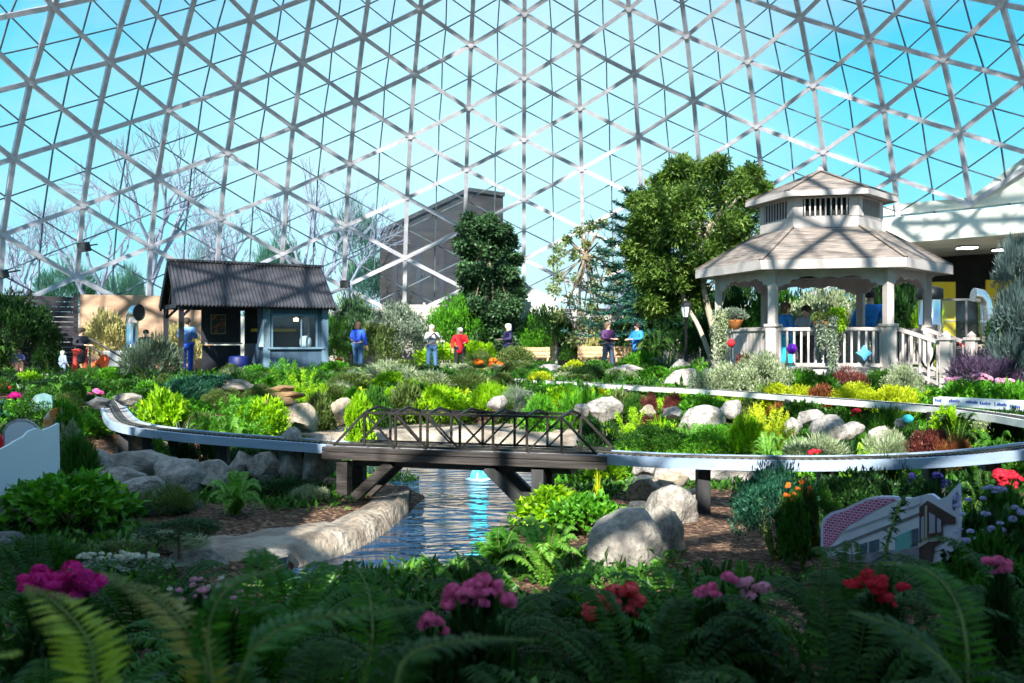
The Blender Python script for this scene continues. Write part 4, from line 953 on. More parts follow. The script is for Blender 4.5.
# ------------------------------------------------------------ plant prototypes (unit radius, unit height)
def p_bush(seed,nc,nl,L,Wd,rc=.3,fold=.2,droop=.15,up=.5,stem=True,mesh_only=False):
    global RNG; RNG=np.random.default_rng(seed)
    c=sphere_pts(nc,-.25); c=c*(RNG.uniform(.55,.86,(len(c),1))); c[:,2]=.42+c[:,2]*.52
    P=[];D=[];lv=[]
    for k,cc in enumerate(c):
        v=sphere_pts(nl,-.6); r=rc*RNG.uniform(.7,1.15); base=cc+v*r*RNG.uniform(.55,1,(len(v),1))*(1,1,.8)
        out=base-np.array((0,0,.3)); out/=np.linalg.norm(out,axis=1)[:,None]
        P.append(base); D.append(v*.8+out*.7+np.array((0,0,up))+RNG.normal(size=v.shape)*.45); lv.append(np.clip(RNG.normal(.45+.25*(RNG.random()-.5),.22,len(v)),0,1))
    P=np.vstack(P);D=np.vstack(D);lv=np.concatenate(lv); P[:,2]=np.maximum(P[:,2],.02)
    mb=MB(); leaves(mb,P,D,L*RNG.uniform(.7,1.25,len(P)),Wd*RNG.uniform(.8,1.2,len(P)),fold,droop,lv)
    # keep the top near z = 1
    sm=MB()
    for k in range(min(7,nc)):
        q=c[k]; sm.tube([(0,0,0),(q[0]*.35,q[1]*.35,q[2]*.5),(q[0]*.9,q[1]*.9,q[2])],[.035,.025,.012],5)
    return [('foliage',mb),('stem',sm)]
def frond(mb,st,P,npair,plen,wid,seed=0,droop=.25,lvb=.5):
    P=np.array(P,float); n=len(P); s=np.linspace(0,1,npair); idx=s*(n-1); i0=np.clip(idx.astype(int),0,n-2); fr=(idx-i0)[:,None]
    Q=P[i0]*(1-fr)+P[i0+1]*fr; T=P[i0+1]-P[i0]; T/=np.linalg.norm(T,axis=1)[:,None]+1e-9
    S=np.cross(T,(0,0,1)); S/=np.linalg.norm(S,axis=1)[:,None]+1e-9; U=np.cross(S,T)
    prof=np.clip(np.sin(PI*np.clip(.16+s*.84,0,1))**.7,0.06,1)*plen
    for sg in (-1,1):
        D=S*sg+T*.32+U*.05+RNG.normal(size=T.shape)*.06
        leaves(mb,Q,D,prof,wid*np.clip(prof/plen,.5,1),.08,droop,np.clip(RNG.normal(lvb,.15,npair),0,1),U)
    if st is not None: st.tube(P,np.linspace(wid*.22,wid*.08,n),4,cap=False)
def p_fern(seed,nf=22,npair=30,plen=.17,arch=1.,wid=.045):
    global RNG; RNG=np.random.default_rng(seed); mb=MB(); st=MB()
    for k in range(nf):
        a=k*2.39996+RNG.normal()*.2; el=RNG.uniform(.25,1.) ; R=RNG.uniform(.75,1.05)*(1-.45*el); H=.35+.65*el*RNG.uniform(.8,1)
        pts=[]
        for t in np.linspace(0,1,9):
            r=R*t; z=H*(1-(1-t)**2)-arch*.42*t**2.6*(1.1-el*.6); pts.append((r*math.cos(a),r*math.sin(a),max(z,.01)))
        frond(mb,st,pts,npair,plen*RNG.uniform(.8,1.1),wid,lvb=.3+.5*RNG.random())
    return [('frond',mb),('stem',st)]
def p_strap(seed,n=90,wid=.05,arch=.6):
    global RNG; RNG=np.random.default_rng(seed); mb=MB()
    for k in range(n):
        a=RNG.random()*2*PI; R=RNG.uniform(.3,1); H=RNG.uniform(.6,1.05)*(1.15-R*.5); r0=RNG.random()*.2
        t=np.linspace(0,1,5); x=r0+R*t**1.3; z=H*(1-(1-t)**1.6)-arch*.5*t**3*R; c,s_=math.cos(a),math.sin(a)
        w=wid*np.array((.6,1,.9,.6,.05))*.5; V=[]
        for i in range(5): V+=[(x[i]*c-w[i]*s_,x[i]*s_+w[i]*c,max(z[i],0)),(x[i]*c+w[i]*s_,x[i]*s_-w[i]*c,max(z[i],0)+.004)]
        mb.add(V,[(2*i,2*i+1,2*i+3,2*i+2) for i in range(4)],np.clip(RNG.normal(.45,.25),0,1))
    return [('foliage',mb)]
def p_feather(seed,n=1500):
    global RNG; RNG=np.random.default_rng(seed); mb=MB(); st=MB()
    for k in range(26):
        v=sphere_pts(1,-.1)[0]; tip=v*np.array((.95,.95,.75))+np.array((0,0,.3)); P0=np.array((v[0]*.15,v[1]*.15,0.02)); mid=(P0+tip)/2+np.array((0,0,.2))
        t=np.linspace(0,1,60)[:,None]; C_=(1-t)**2*P0+2*t*(1-t)*mid+t*t*tip; m=len(C_)
        for r in range(4):
            leaves(mb,C_+RNG.normal(size=C_.shape)*.02,RNG.normal(size=C_.shape)+np.array((0,0,.4)),.16*(1-.5*t[:,0]),.018,.0,.1,np.clip(RNG.normal(.35+.4*t[:,0],.15),0,1))
        st.tube(C_[::12],.012,4,cap=False)
    return [('foliage',mb),('stem',st)]
def blossom_mesh(seed,n=80,r=.72,L=.22,Wd=.2):
    """a rounded cluster of petals, unit size"""
    global RNG; RNG=np.random.default_rng(seed); mb=MB(); v=sphere_pts(n,-.3); 
    for q in v:
        k=5; a=RNG.random()*6; T=np.cross(q,(.3,.2,.9)); T/=np.linalg.norm(T); U=np.cross(q,T)
        ang=a+np.arange(k)*2*PI/k; D=np.cos(ang)[:,None]*T+np.sin(ang)[:,None]*U+q*.5
        leaves(mb,np.repeat((q*r*np.array((1,1,.62)))[None],k,0),D,L,Wd,-.1,.1,np.clip(RNG.normal(.5,.25,k),0,1),np.repeat(q[None],k,0))
    return mb
PROTO={}
def reg(name,fn,*a,**k):
    m=fn(*a,**k); PROTO[name]=[(pn,mb.mesh(name+'_'+pn,G['mid'] if pn in('foliage','frond') else M['stem'])) for pn,mb in m]
reg('fine0',p_bush,1,60,60,.1,.05,.24); reg('fine1',p_bush,2,60,60,.1,.05,.24)
reg('fine2',p_bush,12,80,90,.065,.035,.22)
reg('med0',p_bush,3,42,40,.17,.085,.28); reg('med1',p_bush,4,42,40,.17,.085,.28)
reg('broad0',p_bush,5,44,24,.21,.13,.26,droop=.3); reg('broad1',p_bush,6,44,24,.21,.14,.26,droop=.3)
reg('needle0',p_bush,7,50,60,.2,.022,.26,up=.7); reg('needle1',p_bush,8,50,60,.22,.03,.26,up=.9)
reg('fern0',p_fern,9); reg('fern1',p_fern,10,26,34,.15); reg('fern2',p_fern,11,16,28,.22,.7,.06)
reg('strap0',p_strap,13); reg('strap1',p_strap,14,60,.1,.9)
reg('feather0',p_feather,15); reg('feather1',p_feather,16)
CAT={'fine':'shrub','med':'shrub','broad':'leafy plant','needle':'shrub','fern':'fern','strap':'grassy plant','feather':'feathery shrub'}
NAME={'fine':'leafy_shrub','med':'leafy_shrub','broad':'broadleaf_plant','needle':'bushy_plant','fern':'fern','strap':'strappy_plant','feather':'feathery_shrub'}
def plant(proto,col,label,px,yt,w,d,h=None,name=None,cat=None,group=None,rz=None,depth=1.,parts=True):
    key=proto.rstrip('0123456789'); p=W(px,0,d); g=ground(p.x,p.y)-.03; top=E-(yt-341.5)/F*d
    if 478<px<930 and 12<d<20:      # keep the rear railway clear
        yr=float(np.interp(px,[478,560,640,720,800,870,930],[378,382,386,391,397,401,406]))
        dr=.92*F/(yr-341.5)
        if d<dr+.3: yt=max(yt,yr+7); top=E-(yt-341.5)/F*d
    if (p.x-CX)**2+(p.y-CY)**2>530: g=.15
    if h is not None: g=max(g,top-h/F*d) if False else top-h/F*d
    H=max(top-g,.1); r=w/2/F*d; z=rz if rz is not None else (px*1.7+yt)%6.28
    if group and not parts:
        o=bpy.data.objects.new(name or NAME[key],PROTO[proto][0][1]); C.objects.link(o); o.location=(p.x,p.y,g); o.rotation_euler=(0,0,z); o.scale=(r,r*depth,H)
        o.material_slots[0].link='OBJECT'; o.material_slots[0].material=G[col]; return tag(o,label,cat or CAT[key],group)
    t=thing(name or NAME[key],label,cat or CAT[key],(p.x,p.y,g),z,group); t.scale=(r,r*depth,H)
    if key=='fern': H*=1.22; t.scale=(r,r*depth,H)
    m=max(1,min(4,round(H/(2.0*r)))) if key in('fine','med','broad','needle','feather') else 1
    for i,(pn,me) in enumerate(PROTO[proto]):
      for k in range(m if pn=='foliage' else 1):
        o=bpy.data.objects.new(pn,me); C.objects.link(o); o.parent=t
        if m>1 and pn=='foliage': f=1-.12*k if k else 1; o.location=((.12 if k%2 else -.1)*(k>0),(.1 if k%3 else -.1)*(k>0),k*(1-1.25/m)/(m-1)); o.scale=(f,f,1.25/m); o.rotation_euler=(0,0,k*1.9)
        if pn in('foliage','frond'): o.material_slots[0].link='OBJECT'; o.material_slots[0].material=G[col]
    return t
BLO=[blossom_mesh(200+k) .mesh('flower_head',G['f_pink']) for k in range(3)]
def flowers(label,pts,d,r,col,leafcol='mid',yt=None,name='geranium',cat='flowering plant',leafproto='broad0',lw=None,lh=None,stems=True,group=None,seed=1):
    """pts: pixel spots of the flower heads; r: head radius in pixels"""
    rnd=random.Random(seed+int(pts[0][0])); cx=sum(p[0] for p in pts)/len(pts); cy=sum(p[1] for p in pts)/len(pts); p=W(cx,0,d); g=ground(p.x,p.y)-.02
    t=thing(name,label,cat,(p.x,p.y,g),0,group); zc=E-(cy-341.5)/F*d; rw=(lw or (max(q[0] for q in pts)-min(q[0] for q in pts)+4*r))/2/F*d
    fo=bpy.data.objects.new('foliage',PROTO[leafproto][0][1]); C.objects.link(fo); fo.parent=t; fo.scale=(rw,rw*.8,max(zc-g,.08)*(lh or .93)); fo.material_slots[0].link='OBJECT'; fo.material_slots[0].material=G[leafcol]
    pts=[(x+rnd.uniform(-1,1)*r*j*.75,y+rnd.uniform(-1,1)*r*j*.6) for x,y in pts for j in (0,1,1.4)] if r>=5 else pts
    for k,(x,y) in enumerate(pts):
        q=W(x,y,d+rnd.uniform(-.5,.5)*rw*.7); s=r/F*d*rnd.uniform(.7,1.25)*(1.12 if r>=5 else 1.4)
        o=bpy.data.objects.new('flower_head',BLO[k%3]); C.objects.link(o); o.parent=t; o.location=q-Vector((p.x,p.y,g)); o.scale=(s,s,s); o.rotation_euler=(rnd.uniform(-.4,.4),rnd.uniform(-.4,.4),rnd.uniform(0,6))
        o.material_slots[0].link='OBJECT'; o.material_slots[0].material=G[col]
    return t
def spots(cx,cy,w,h,n,seed): 
    r=random.Random(seed); L=[]
    while len(L)<n:
        x,y=r.uniform(-1,1),r.uniform(-1,1)
        if x*x+y*y<=1: L.append((cx+x*w/2,cy+y*h/2))
    return L

# ------------------------------------------------------------ the planting, from the photograph
P_=plant
# far left
P_('fine2','dark','big dark shrub at the left frame edge in front of the dark fence',10,290,84,30.5)
P_('fine0','dark','dark shrub between the small child in checked top and the dark fence',48,322,34,30.5)
P_('fern1','ferndark','dark ferny shrub behind the child at the left frame edge',-4,330,60,26)
P_('fine1','cream','cream yellow shrub in front of the tan wall',107,309,46,30.5)
P_('fine0','cream','pale yellow shrub behind the kiosk porch posts',178,322,48,31)
P_('needle0','greydark','silver grey bush left of the kiosk posts',150,337,62,21.5,)
P_('med0','bright','bright green plant below the person in dark coat',112,368,34,22)
P_('med1','lime','yellow green plant below the small child at the far left',30,373,30,21)
P_('fine1','dark','dark low shrub under the black planter wall',62,378,70,20)
P_('fine0','mid','mid green shrub under the silver grey bush',118,379,60,18)
P_('strap0','grey','grey leaved plant at the left frame edge above the crimson flowers',8,372,36,20)
P_('fine0','teal','blue green low shrub in front of the kiosk porch',205,374,80,17.5)
P_('needle1','teal','teal green bushy plant right of the lime shrub',185,380,60,16)
P_('needle0','mid','green bushy plant under the kiosk porch',235,370,60,19)
P_('broad0','lime','bright lime shrub inside the railway curve',164,391,52,13.2)
P_('strap0','grey','pale grassy plant beneath the bright lime shrub',184,412,60,12.3)
P_('fern0','fern','green fern behind the left railway',205,402,50,13)
P_('feather0','bright','bright feathery green plant behind the left railway',236,398,76,12.8)
P_('med0','lime','yellow green bush right of the feathery plant',262,400,58,13.4)
P_('fern1','fernbright','bright fern just behind the blue white track edge',228,412,70,11.9)
P_('feather1','bright','large fluffy bright green shrub in front of the kiosk',292,358,72,17.6,96 and 60)
P_('feather0','lime','lime feathery shrub at the right of the fluffy one by the kiosk',305,371,50,17)
P_('med1','olive','olive low shrub beside the tan rounded rock',322,396,40,15.8)
P_('broad1','lime','vivid lime clump left of the bridge trusses',362,398,34,14.6,name='leafy_shrub',cat='shrub')
P_('needle1','olive','olive plant behind the tan rounded rock',330,385,44,17.5)
# mid-hedge behind bridge
hed=[('needle1','olive',352,374,48,19,'olive leafy plant under the man in royal blue'),('needle0','variegated',392,362,62,19.5,'tall olive cream plant behind the bridge left end'),('strap0','olive',380,352,40,20.5,'upright olive grass tuft behind the hedge'),
('needle1','variegated',428,372,60,19,'cream flecked plant below the person in grey jacket'),('needle0','olive',462,372,56,19.3,'olive plant below the person in red coat'),('med0','lime',440,388,60,17,'lime shrub behind the middle bridge trusses'),
('needle1','lime',492,385,54,17.5,'yellow green spiky plant behind the middle of the bridge'),('med1','olive',404,386,52,17,'olive shrub behind the second bridge bay'),('med0','mid',378,390,40,16.4,'green shrub behind the first bridge bay'),
('needle0','grey',512,389,36,17.2,'silver grey plant behind the bridge centre'),('fern0','fernbright',536,386,56,16.8,'bright fern right of the silver grey plant'),('med1','lime',563,384,44,17.4,'lime shrub behind the right bridge trusses'),
('strap0','lime',545,372,46,19.5,'lime strappy tuft behind the rear railway'),('med0','bright',580,392,52,16.4,'bright green shrub behind the right end of the bridge')]
for pr,co,px,yt,w,d,la in hed: P_(pr,co,la,px,yt,w,d)
# back row
P_('fine2','ivy','leafy climber hedge behind the man in royal blue',352,293,52,37)
P_('fine1','mid','green climber behind the kiosk right corner',338,312,36,36.5)
P_('fine2','grey','large grey green bush between the man in royal blue and the grey jacket',396,301,74,36.5)
P_('fine0','olive','olive bush right of the man in royal blue',378,322,44,35.5)
P_('fine2','bright','bright green shrub behind the person in red coat',457,294,66,37)
P_('med0','lime','lime low shrub between the grey jacket and the red coat',446,345,66,35.5)
P_('fine0','lime','yellow green shrub behind the red coat, low',478,340,40,35.8)
P_('fine2','bright','round bright green shrub right of the ivy column',532,314,42,37.8)
P_('fine1','dark','dark green shrub behind the round bright one',548,305,54,38)
P_('fine0','olive','olive green shrub before the dark gap under the ivy column',515,345,40,34.5)
P_('med1','cream','cream yellow shrub between bench and fence',594,333,26,37)
P_('fine1','mid','green shrub left of the long bench',571,342,26,38)
for k,(px,yt,w,d,co,pr,la) in enumerate([(640,300,70,36,'dark','fern1','dark ferny palm below the spruce like pine'),(672,296,60,35,'dark','fine2','dark shrub left of the black lamp post'),(620,318,50,37,'dark','fine1','dark shrub behind the two visitors'),(700,318,50,30,'dark','fine2','dark shrub behind the pale tree trunks'),(716,284,64,31.5,'dark','fine0','tall dark shrub behind the pale forked trunks'),
    (655,322,60,32,'ferndark','fern0','dark fern beside the person in blue jacket'),(668,342,46,27,'grey','strap0','silver grey spiky plant left of the lamp post'),(640,352,40,28,'bright','med0','green shrub at the feet of the person in blue jacket'),(604,356,34,28,'fern','fern0','palm like green plant below the long bench'),
    (573,362,34,26,'yellow','med1','yellow shrub left of the palm like green plant'),(545,360,36,27,'mid','fine0','mid green shrub below the short bench'),(700,352,30,24,'bright','fern0','bright small plant at the foot of the lamp post'),(520,360,32,27,'olive','fine0','olive shrub under the short bench'),(660,368,44,23,'bright','med1','bright low shrub before the pale rock'),
    (408,362,40,30,'lime','med1','lime plant in front of the grey jacket'),(430,372,30,26,'olive','fine0','small olive shrub below the grey jacket'),(478,352,34,31,'olive','needle0','olive bushy plant right of the red coat'),(540,372,26,22,'yellow','med0','small yellow shrub on the rear bed edge')]):
    P_(pr,co,la,px,yt,w,d)
# right: in front of and around the gazebo
for pr,co,px,yt,w,d,la in [('fine2','variegated',762,351,66,17.6,'white flecked shrub in front of the left gazebo railing'),('fine1','variegated',726,362,44,17.9,'white flecked shrub at the gazebo left corner'),('fine0','grey',704,368,36,18.5,'silver shrub left of the gazebo'),
  ('med1','burgundy',744,356,24,18,'burgundy leaved shrub at the gazebo left railing'),('needle0','burgundy',850,368,40,17.7,'dark red plant under the gazebo front railing'),('fine2','variegated',902,364,44,17.5,'white flecked shrub beside the gazebo steps'),('fine0','mid',880,368,40,17.8,'green shrub left of the one by the gazebo steps'),
  ('med0','bright',800,370,40,17.6,'bright green shrub below the purple lantern'),('med1','mid',826,376,34,17.2,'mid green shrub below the gazebo front railing'),('needle0','lime',716,382,40,16.8,'lime bushy plant behind the rear railway under the gazebo'),
  ('fine1','yellow',746,383,56,16.4,'yellow green carpet plant at the left under the gazebo'),('fine0','yellow',786,382,60,16.2,'yellow carpet plant below the purple lantern'),('fine1','coleus',822,384,40,16,'rust and yellow carpet plant under the gazebo front'),('fine2','yellow',856,382,60,15.8,'bright yellow green carpet plant below the star ornament'),
  ('fine0','yellow',896,384,50,15.2,'yellow carpet plant left of the gazebo steps'),('med0','bright',968,383,60,15.6,'bright green groundcover below the pink flowers by the steps'),('med1','bright',1012,386,60,14.8,'bright green groundcover at the right frame edge'),
  ('needle0','purple',978,353,64,18.5,'dark purple bush right of the gazebo steps'),('needle1','purple',1006,360,40,19.5,'purple bush at the right frame edge'),('needle1','bluegrey',1014,240,56,19.5,'blue grey conifer at the right frame edge'),('fine0','grey',1008,352,44,20.5,'grey shrub on the pale rock slope at the right'),
  ('fine1','dark',1003,310,48,23,'dark shrub behind the blue grey conifer'),('needle0','lime',930,300,36,27,'yellow green shrub right of the gazebo behind the duct'),('fine2','variegated',828,284,96,26.5,'white flowering shrub seen through the gazebo'),('fine0','mid',778,282,70,28,'green shrub seen through the gazebo left bay'),('fine1','dark',884,276,90,29,'dark green hedge seen through the gazebo right bay'),('fine2','dark',738,274,80,30,'dark hedge seen behind the left gazebo column')]:
    P_(pr,co,la,px,yt,w,d)
# middle bed right, between the two tracks
for pr,co,px,yt,w,d,la in [('med0','olive',620,392,44,16.9,'olive shrub behind the pale boulder at the bridge end'),('needle0','burgundy',648,390,22,16.4,'burgundy plant left of the low cream rock'),('needle1','burgundy',673,391,24,16.3,'burgundy plant above the low cream rock'),('fine1','mid',636,388,28,16.6,'mid green shrub between boulder and burgundy plant'),
  ('med1','bright',700,390,52,16,'bright green shrub behind the broad white boulder'),('fine1','olive',742,396,44,15.2,'olive shrub right of the pointed pinkish rock'),('feather0','lime',630,409,66,13.9,'lime feathery plant in front of the pale boulder'),('strap0','lime',660,405,54,13.8,'lime strap leaved plant in front of the cream rock'),
  ('fern0','fernbright',690,416,60,12.8,'bright fern in front of the broad white boulder'),('fine2','mid',652,424,74,12.4,'mid green mat behind the right railway'),('fine2','bright',715,424,70,12.2,'bright green mat left of the yellow green bush'),('fine0','dark',600,416,50,13.8,'dark green mat at the right end of the bridge'),
  ('feather1','yellow',768,403,58,12.2,'large yellow green bush behind the right railway'),('med0','lime',748,418,40,11.6,'lime shrub left of the large yellow green bush'),('fern1','fernbright',770,430,60,10.8,'bright fern under the large yellow green bush'),
  ('needle0','variegated',812,436,70,11.3,'pale flecked plant below the right rock group'),('strap1','dark',850,428,40,11.4,'dark spiky plant before the right rock group'),('med1','mid',800,404,60,14.6,'mid green shrub behind the right rock group'),('fine1','coleus',778,400,24,15.2,'rust plant behind the rear rocks'),
  ('med0','mid',850,406,60,14.4,'mid green shrub behind the largest white boulder'),('needle1','mid',892,408,50,13.4,'green bushy plant behind the teal ornament'),('fine0','burgundy',930,428,50,11.2,'burgundy plant right of the turquoise ornament'),('needle0','variegated',885,432,50,11.4,'silver flecked plant near the turquoise ornament'),
  ('fern1','ferndark',955,408,80,11.6,'dark fern under the banner'),('broad0','lime',946,408,34,11.9,'yellow green leafy plant under the banner post'),('fern0','fern',995,420,70,10.8,'green fern at the right behind the railway'),('fine1','dark',1015,408,50,11.6,'dark shrub at the right end behind the railway'),
  ('strap0','dark',915,412,44,12.6,'dark grassy plant left of the banner'),('med1','bright',540,398,44,15.8,'bright green shrub behind the bridge right third'),('needle0','coleus',952,437,40,10.6,'rust tinted plant near the right railway')]:
    P_(pr,co,la,px,yt,w,d)
# left bank in front of the railway
for pr,co,px,yt,w,d,la in [('broad1','bright','' and 0 or 72,477,118,7.6,'large bright green broad leaved bush before the white board'),('needle1','mid',40,540,90,6.2,'green bushy plant at the lower left edge'),('fern0','fernbright',235,462,92,8.2,'bright upright fern on the left bank'),
  ('fine2','teal',160,500,84,8.4,'dark blue green shrub in front of the left bank boulders'),('fine2','dark',282,478,80,9.2,'dark shrub left of the bridge post'),('needle0','variegated',312,486,44,8.9,'speckled plant at the foot of the bridge post'),('fern1','fern',160,434,36,10.4,'small fern under the railway curve'),
  ('fine0','dark',200,440,60,10.9,'dark shrub in the shade under the left railway'),('fine1','dark',258,444,70,11.2,'dark shrub under the long left railway'),('needle0','burgundy',180,450,24,11.6,'burgundy plant under the railway curve'),('needle1','variegated',165,535,90,7,'silver white groundcover below the blue green shrub'),
  ('needle0','olive',110,545,90,6.6,'olive white groundcover at the lower left'),('strap0','mid',120,528,80,7.4,'green grassy plant beneath the broad leaved bush'),('fine1','ferndark' and 'dark',400,470,52,11.5,'dark shrub hanging behind the left bridge post'),('fine0','mid',440,462,90,14.6,'green bush at the far water edge under the bridge'),
  ('med0','lime',365,482,26,10.6,'lime plant tucked behind the left bridge post'),('fern2','fern',75,430,50,9.6,'tall dark leafy fern beside the white board'),('needle1','mid',80,440,44,9.2,'upright green plant right of the white board'),('med0','bright',66,401,34,10.4,'bright leafy plant spilling over the painted panel'),
  ('broad0','variegated',68,424,26,10,'white flecked plant below the painted panel'),('fern0','ferndark',112,455,40,9.8,'dark fern on the mulch slope'),('fine0','dark',20,415,44,12.5,'dark shrub behind the arched white panel'),('strap0','mid',128,372 and 386,40,16.5,'green tuft behind the mulch slope')]:
    P_(pr,co,la,px,yt,w,d)
# centre right of the water
for pr,co,px,yt,w,d,la in [('broad0','lime',556,490,84,7.9,'lime green hosta like plant right of the water'),('broad1','bright',585,497,76,7.5,'bright broad leaved plant left of the boulders'),('fine1','dark',578,462,60,10.9,'dark shrub behind the hosta like plants under the bridge'),('med1','lime',606,460,44,10.6,'yellow green plant under the bridge right end'),
  ('fern2','fernbright',545,515,110,5.9,'large pale green fern arching toward the water'),('fern2','fern',500,528,90,6.3,'green fern overhanging the pond edge'),('fern1','ferndark',470,560,110,5.2,'dark fern in front of the pond edge'),('strap1','yellow',598,458,16,8.4,'upright yellow green spike beside the boulders'),
  ('fern2','fernbright',575,556,90,5.1,'bright fern left of the coral geranium'),('strap0','ferndark' and 'dark',370,548,80,5.2,'dark spray plant in front of the pond'),('fern2','fern',352,560,90,4.9,'green fern in front of the pond left part')]:
    P_(pr,co,la,px,yt,w,d)
# right lower slope
for pr,co,px,yt,w,d,la in [('fine2','teal',775,462,92,6.6,'tall feathery blue green plant on the right slope'),('fern1','ferndark',720,555,110,5,'dark fern at the edge of the mulch'),('med0','coleusgreen',801,492,50,6.3,'rust orange leaved plant left of the mural sign'),('fine2','mid',812,480,60,7.3,'green shrub behind the rust leaved plant'),('fine1','dark',860,470,100,7.6,'dark shrub behind the mural sign under the railway'),
  ('fern1','ferndark',900,470,110,6.6,'dark fern behind the mural sign'),('fern0','ferndark',985,455,90,7.4,'dark fern under the railway at the right'),('broad0','mid',1010,490,60,5.6,'green broad leaved plant at the right frame edge'),('broad1','dark',985,520,90,5.4,'dark leaved plant carrying lilac petunias'),
  ('fern2','fern',960,560,100,4.4,'green fern below the mural sign right end'),('needle0','dark',890,468 and 462,60,8.2,'dark groundcover under the right railway'),('fern1','fern',745,560,120,4.4,'green fern between the red and pink flowers'),('fern0','ferndark',700,472 and 585,80,4.6,'low dark fern at the foot of the mulch')]:
    P_(pr,co,la,px,yt,w,d)
# a creeper stem over the mural sign
mb=MB(); a=W(884,560,5.2); b_=W(896,500,5.25); c_=W(916,480,5.3); pts=[a*(1-t)**2+b_*2*t*(1-t)+c_*t*t for t in np.linspace(0,1,9)]
t=thing('creeping_vine','green leafy vine climbing across the face of the mural sign','vine',a); rel=[p-a for p in pts]; mb.tube(rel,.01,5); mb.obj('stem',M['stem'],t)
mb=MB(); RNG=np.random.default_rng(5); Q=np.array([rel[i]*(1-f)+rel[i+1]*f for i in range(8) for f in np.linspace(0,1,16)]); leaves(mb,Q,RNG.normal(size=Q.shape)+np.array((0,-.3,.6)),.055,.016,.1,.2); mb.obj('foliage',G['dark'],t)
# flowers
flowers('large magenta geranium in the lower left shade',spots(62,586,78,40,15,1),3.2,10,'f_magenta','dark')
flowers('bright pink geranium in the bottom centre of the picture',spots(449,598,30,22,6,2)+spots(478,592,36,30,8,3)+[(505,600),(512,601)],2.8,8,'f_pink','dark')
flowers('smaller pink geranium below the bright pink one',spots(434,627,28,18,6,4),2.7,6,'f_pink','dark')
flowers('coral red geranium below the largest pale boulder',spots(617,600,44,22,10,5)+spots(592,612,22,18,4,6),3.9,8,'f_coral','mid')
flowers('rose pink geranium right of the coral one',spots(711,596,22,18,4,7)+[(732,580)],3.2,6,'f_pink','dark')
flowers('pink geranium left of the red one by the mural sign',spots(757,588,30,22,6,8),3.2,7,'f_rose','dark')
flowers('red geranium below the mural sign',spots(872,585,40,16,7,9)+spots(884,600,26,12,4,10)+[(900,588)],3.2,7,'f_red','dark')
flowers('pink flowers right below the mural sign',spots(990,562,14,8,3,11)+spots(1004,568,16,10,4,12),3.3,5,'f_pink','dark')
flowers('red geranium under the railway at the right frame edge',spots(1008,481,24,16,6,13),7,6,'f_red','dark')
flowers('lilac petunias right of the mural sign',spots(985,518,74,74,30,14),4.6,3.2,'f_lilac','mid',name='petunia',lh=.85)
flowers('violet petunias behind the mural sign',spots(925,482,50,22,8,15),5.9,3.6,'f_violet','dark',name='petunia')
flowers('small white and pink flowers in the lower left shade',spots(212,592,70,36,22,16),3.4,3,'f_rose','dark',name='impatiens')
flowers('white blossoms beside the small pink flowers',spots(208,594,80,40,14,17),3.4,2.6,'f_white','dark',name='impatiens')
flowers('patch of small white flowers above the magenta geranium',spots(118,556,100,8,40,18),6.2,2.6,'f_white','grey',name='alyssum',lh=.8,lw=110)
flowers('magenta flowers below the small child at the far left',spots(20,399,22,10,8,19),17,4,'f_magenta','dark')
flowers('crimson flowers at the left frame edge',spots(4,387,14,6,4,20),19,3.5,'f_red','dark')
flowers('pink flowers beside the left end of the railway',spots(95,393,16,6,6,21),16,3.2,'f_pink','dark')
flowers('orange and yellow flowers right of the red coat',spots(487,367,30,14,14,22),29,3.2,'f_orange','yellow',name='begonia')
flowers('crimson flowers left of the short bench',spots(510,370,18,7,8,23),28,3,'f_coral','mid',name='begonia')
flowers('red flowers beside the kiosk right corner',spots(336,361,14,12,8,24),31,3.2,'f_orange','mid',name='begonia')
flowers('small red flowers on the rear bed by the kiosk',spots(344,379,12,4,4,25),22,3,'f_red','mid',name='begonia')
flowers('pink flowers beside the gazebo steps',spots(953,380,12,5,5,26),16,3.4,'f_rose','bright')
flowers('pink flowers below the purple bush',spots(979,378,20,6,8,27),16,3.6,'f_rose','bright')
flowers('pink flowers at the right frame edge under the purple bush',spots(1008,382,24,5,8,28),15.6,3.6,'f_rose','bright')
flowers('red flower in the bed under the gazebo carpet plants',spots(855,412,8,6,4,29),14,3,'f_red','mid',name='begonia')
flowers('red blooms by the right railway',spots(818,452,14,4,4,30),10.6,3,'f_red','mid',name='begonia')
flowers('rust orange blooms left of the mural sign',spots(797,490,30,22,9,31),6.2,2.6,'f_orange','mid',name='begonia')
# standard tree with flat umbrella crown on the left bank
g=W(178,560,6.6); t=thing('umbrella_plant','small dark umbrella shaped plant on a thin stem beside the flat rock','small tree',(g.x,g.y,g.z-.05))
MB().tube([(0,0,-.1),(.01,0,.1),(0,0,.3)],[.018,.014,.01],6).obj('stem',M['bark'],t)
o=bpy.data.objects.new('foliage',PROTO['fine2'][0][1]); C.objects.link(o); o.parent=t; o.location=(0,0,.2); o.scale=(.33,.33,.14); o.material_slots[0].link='OBJECT'; o.material_slots[0].material=G['dark']
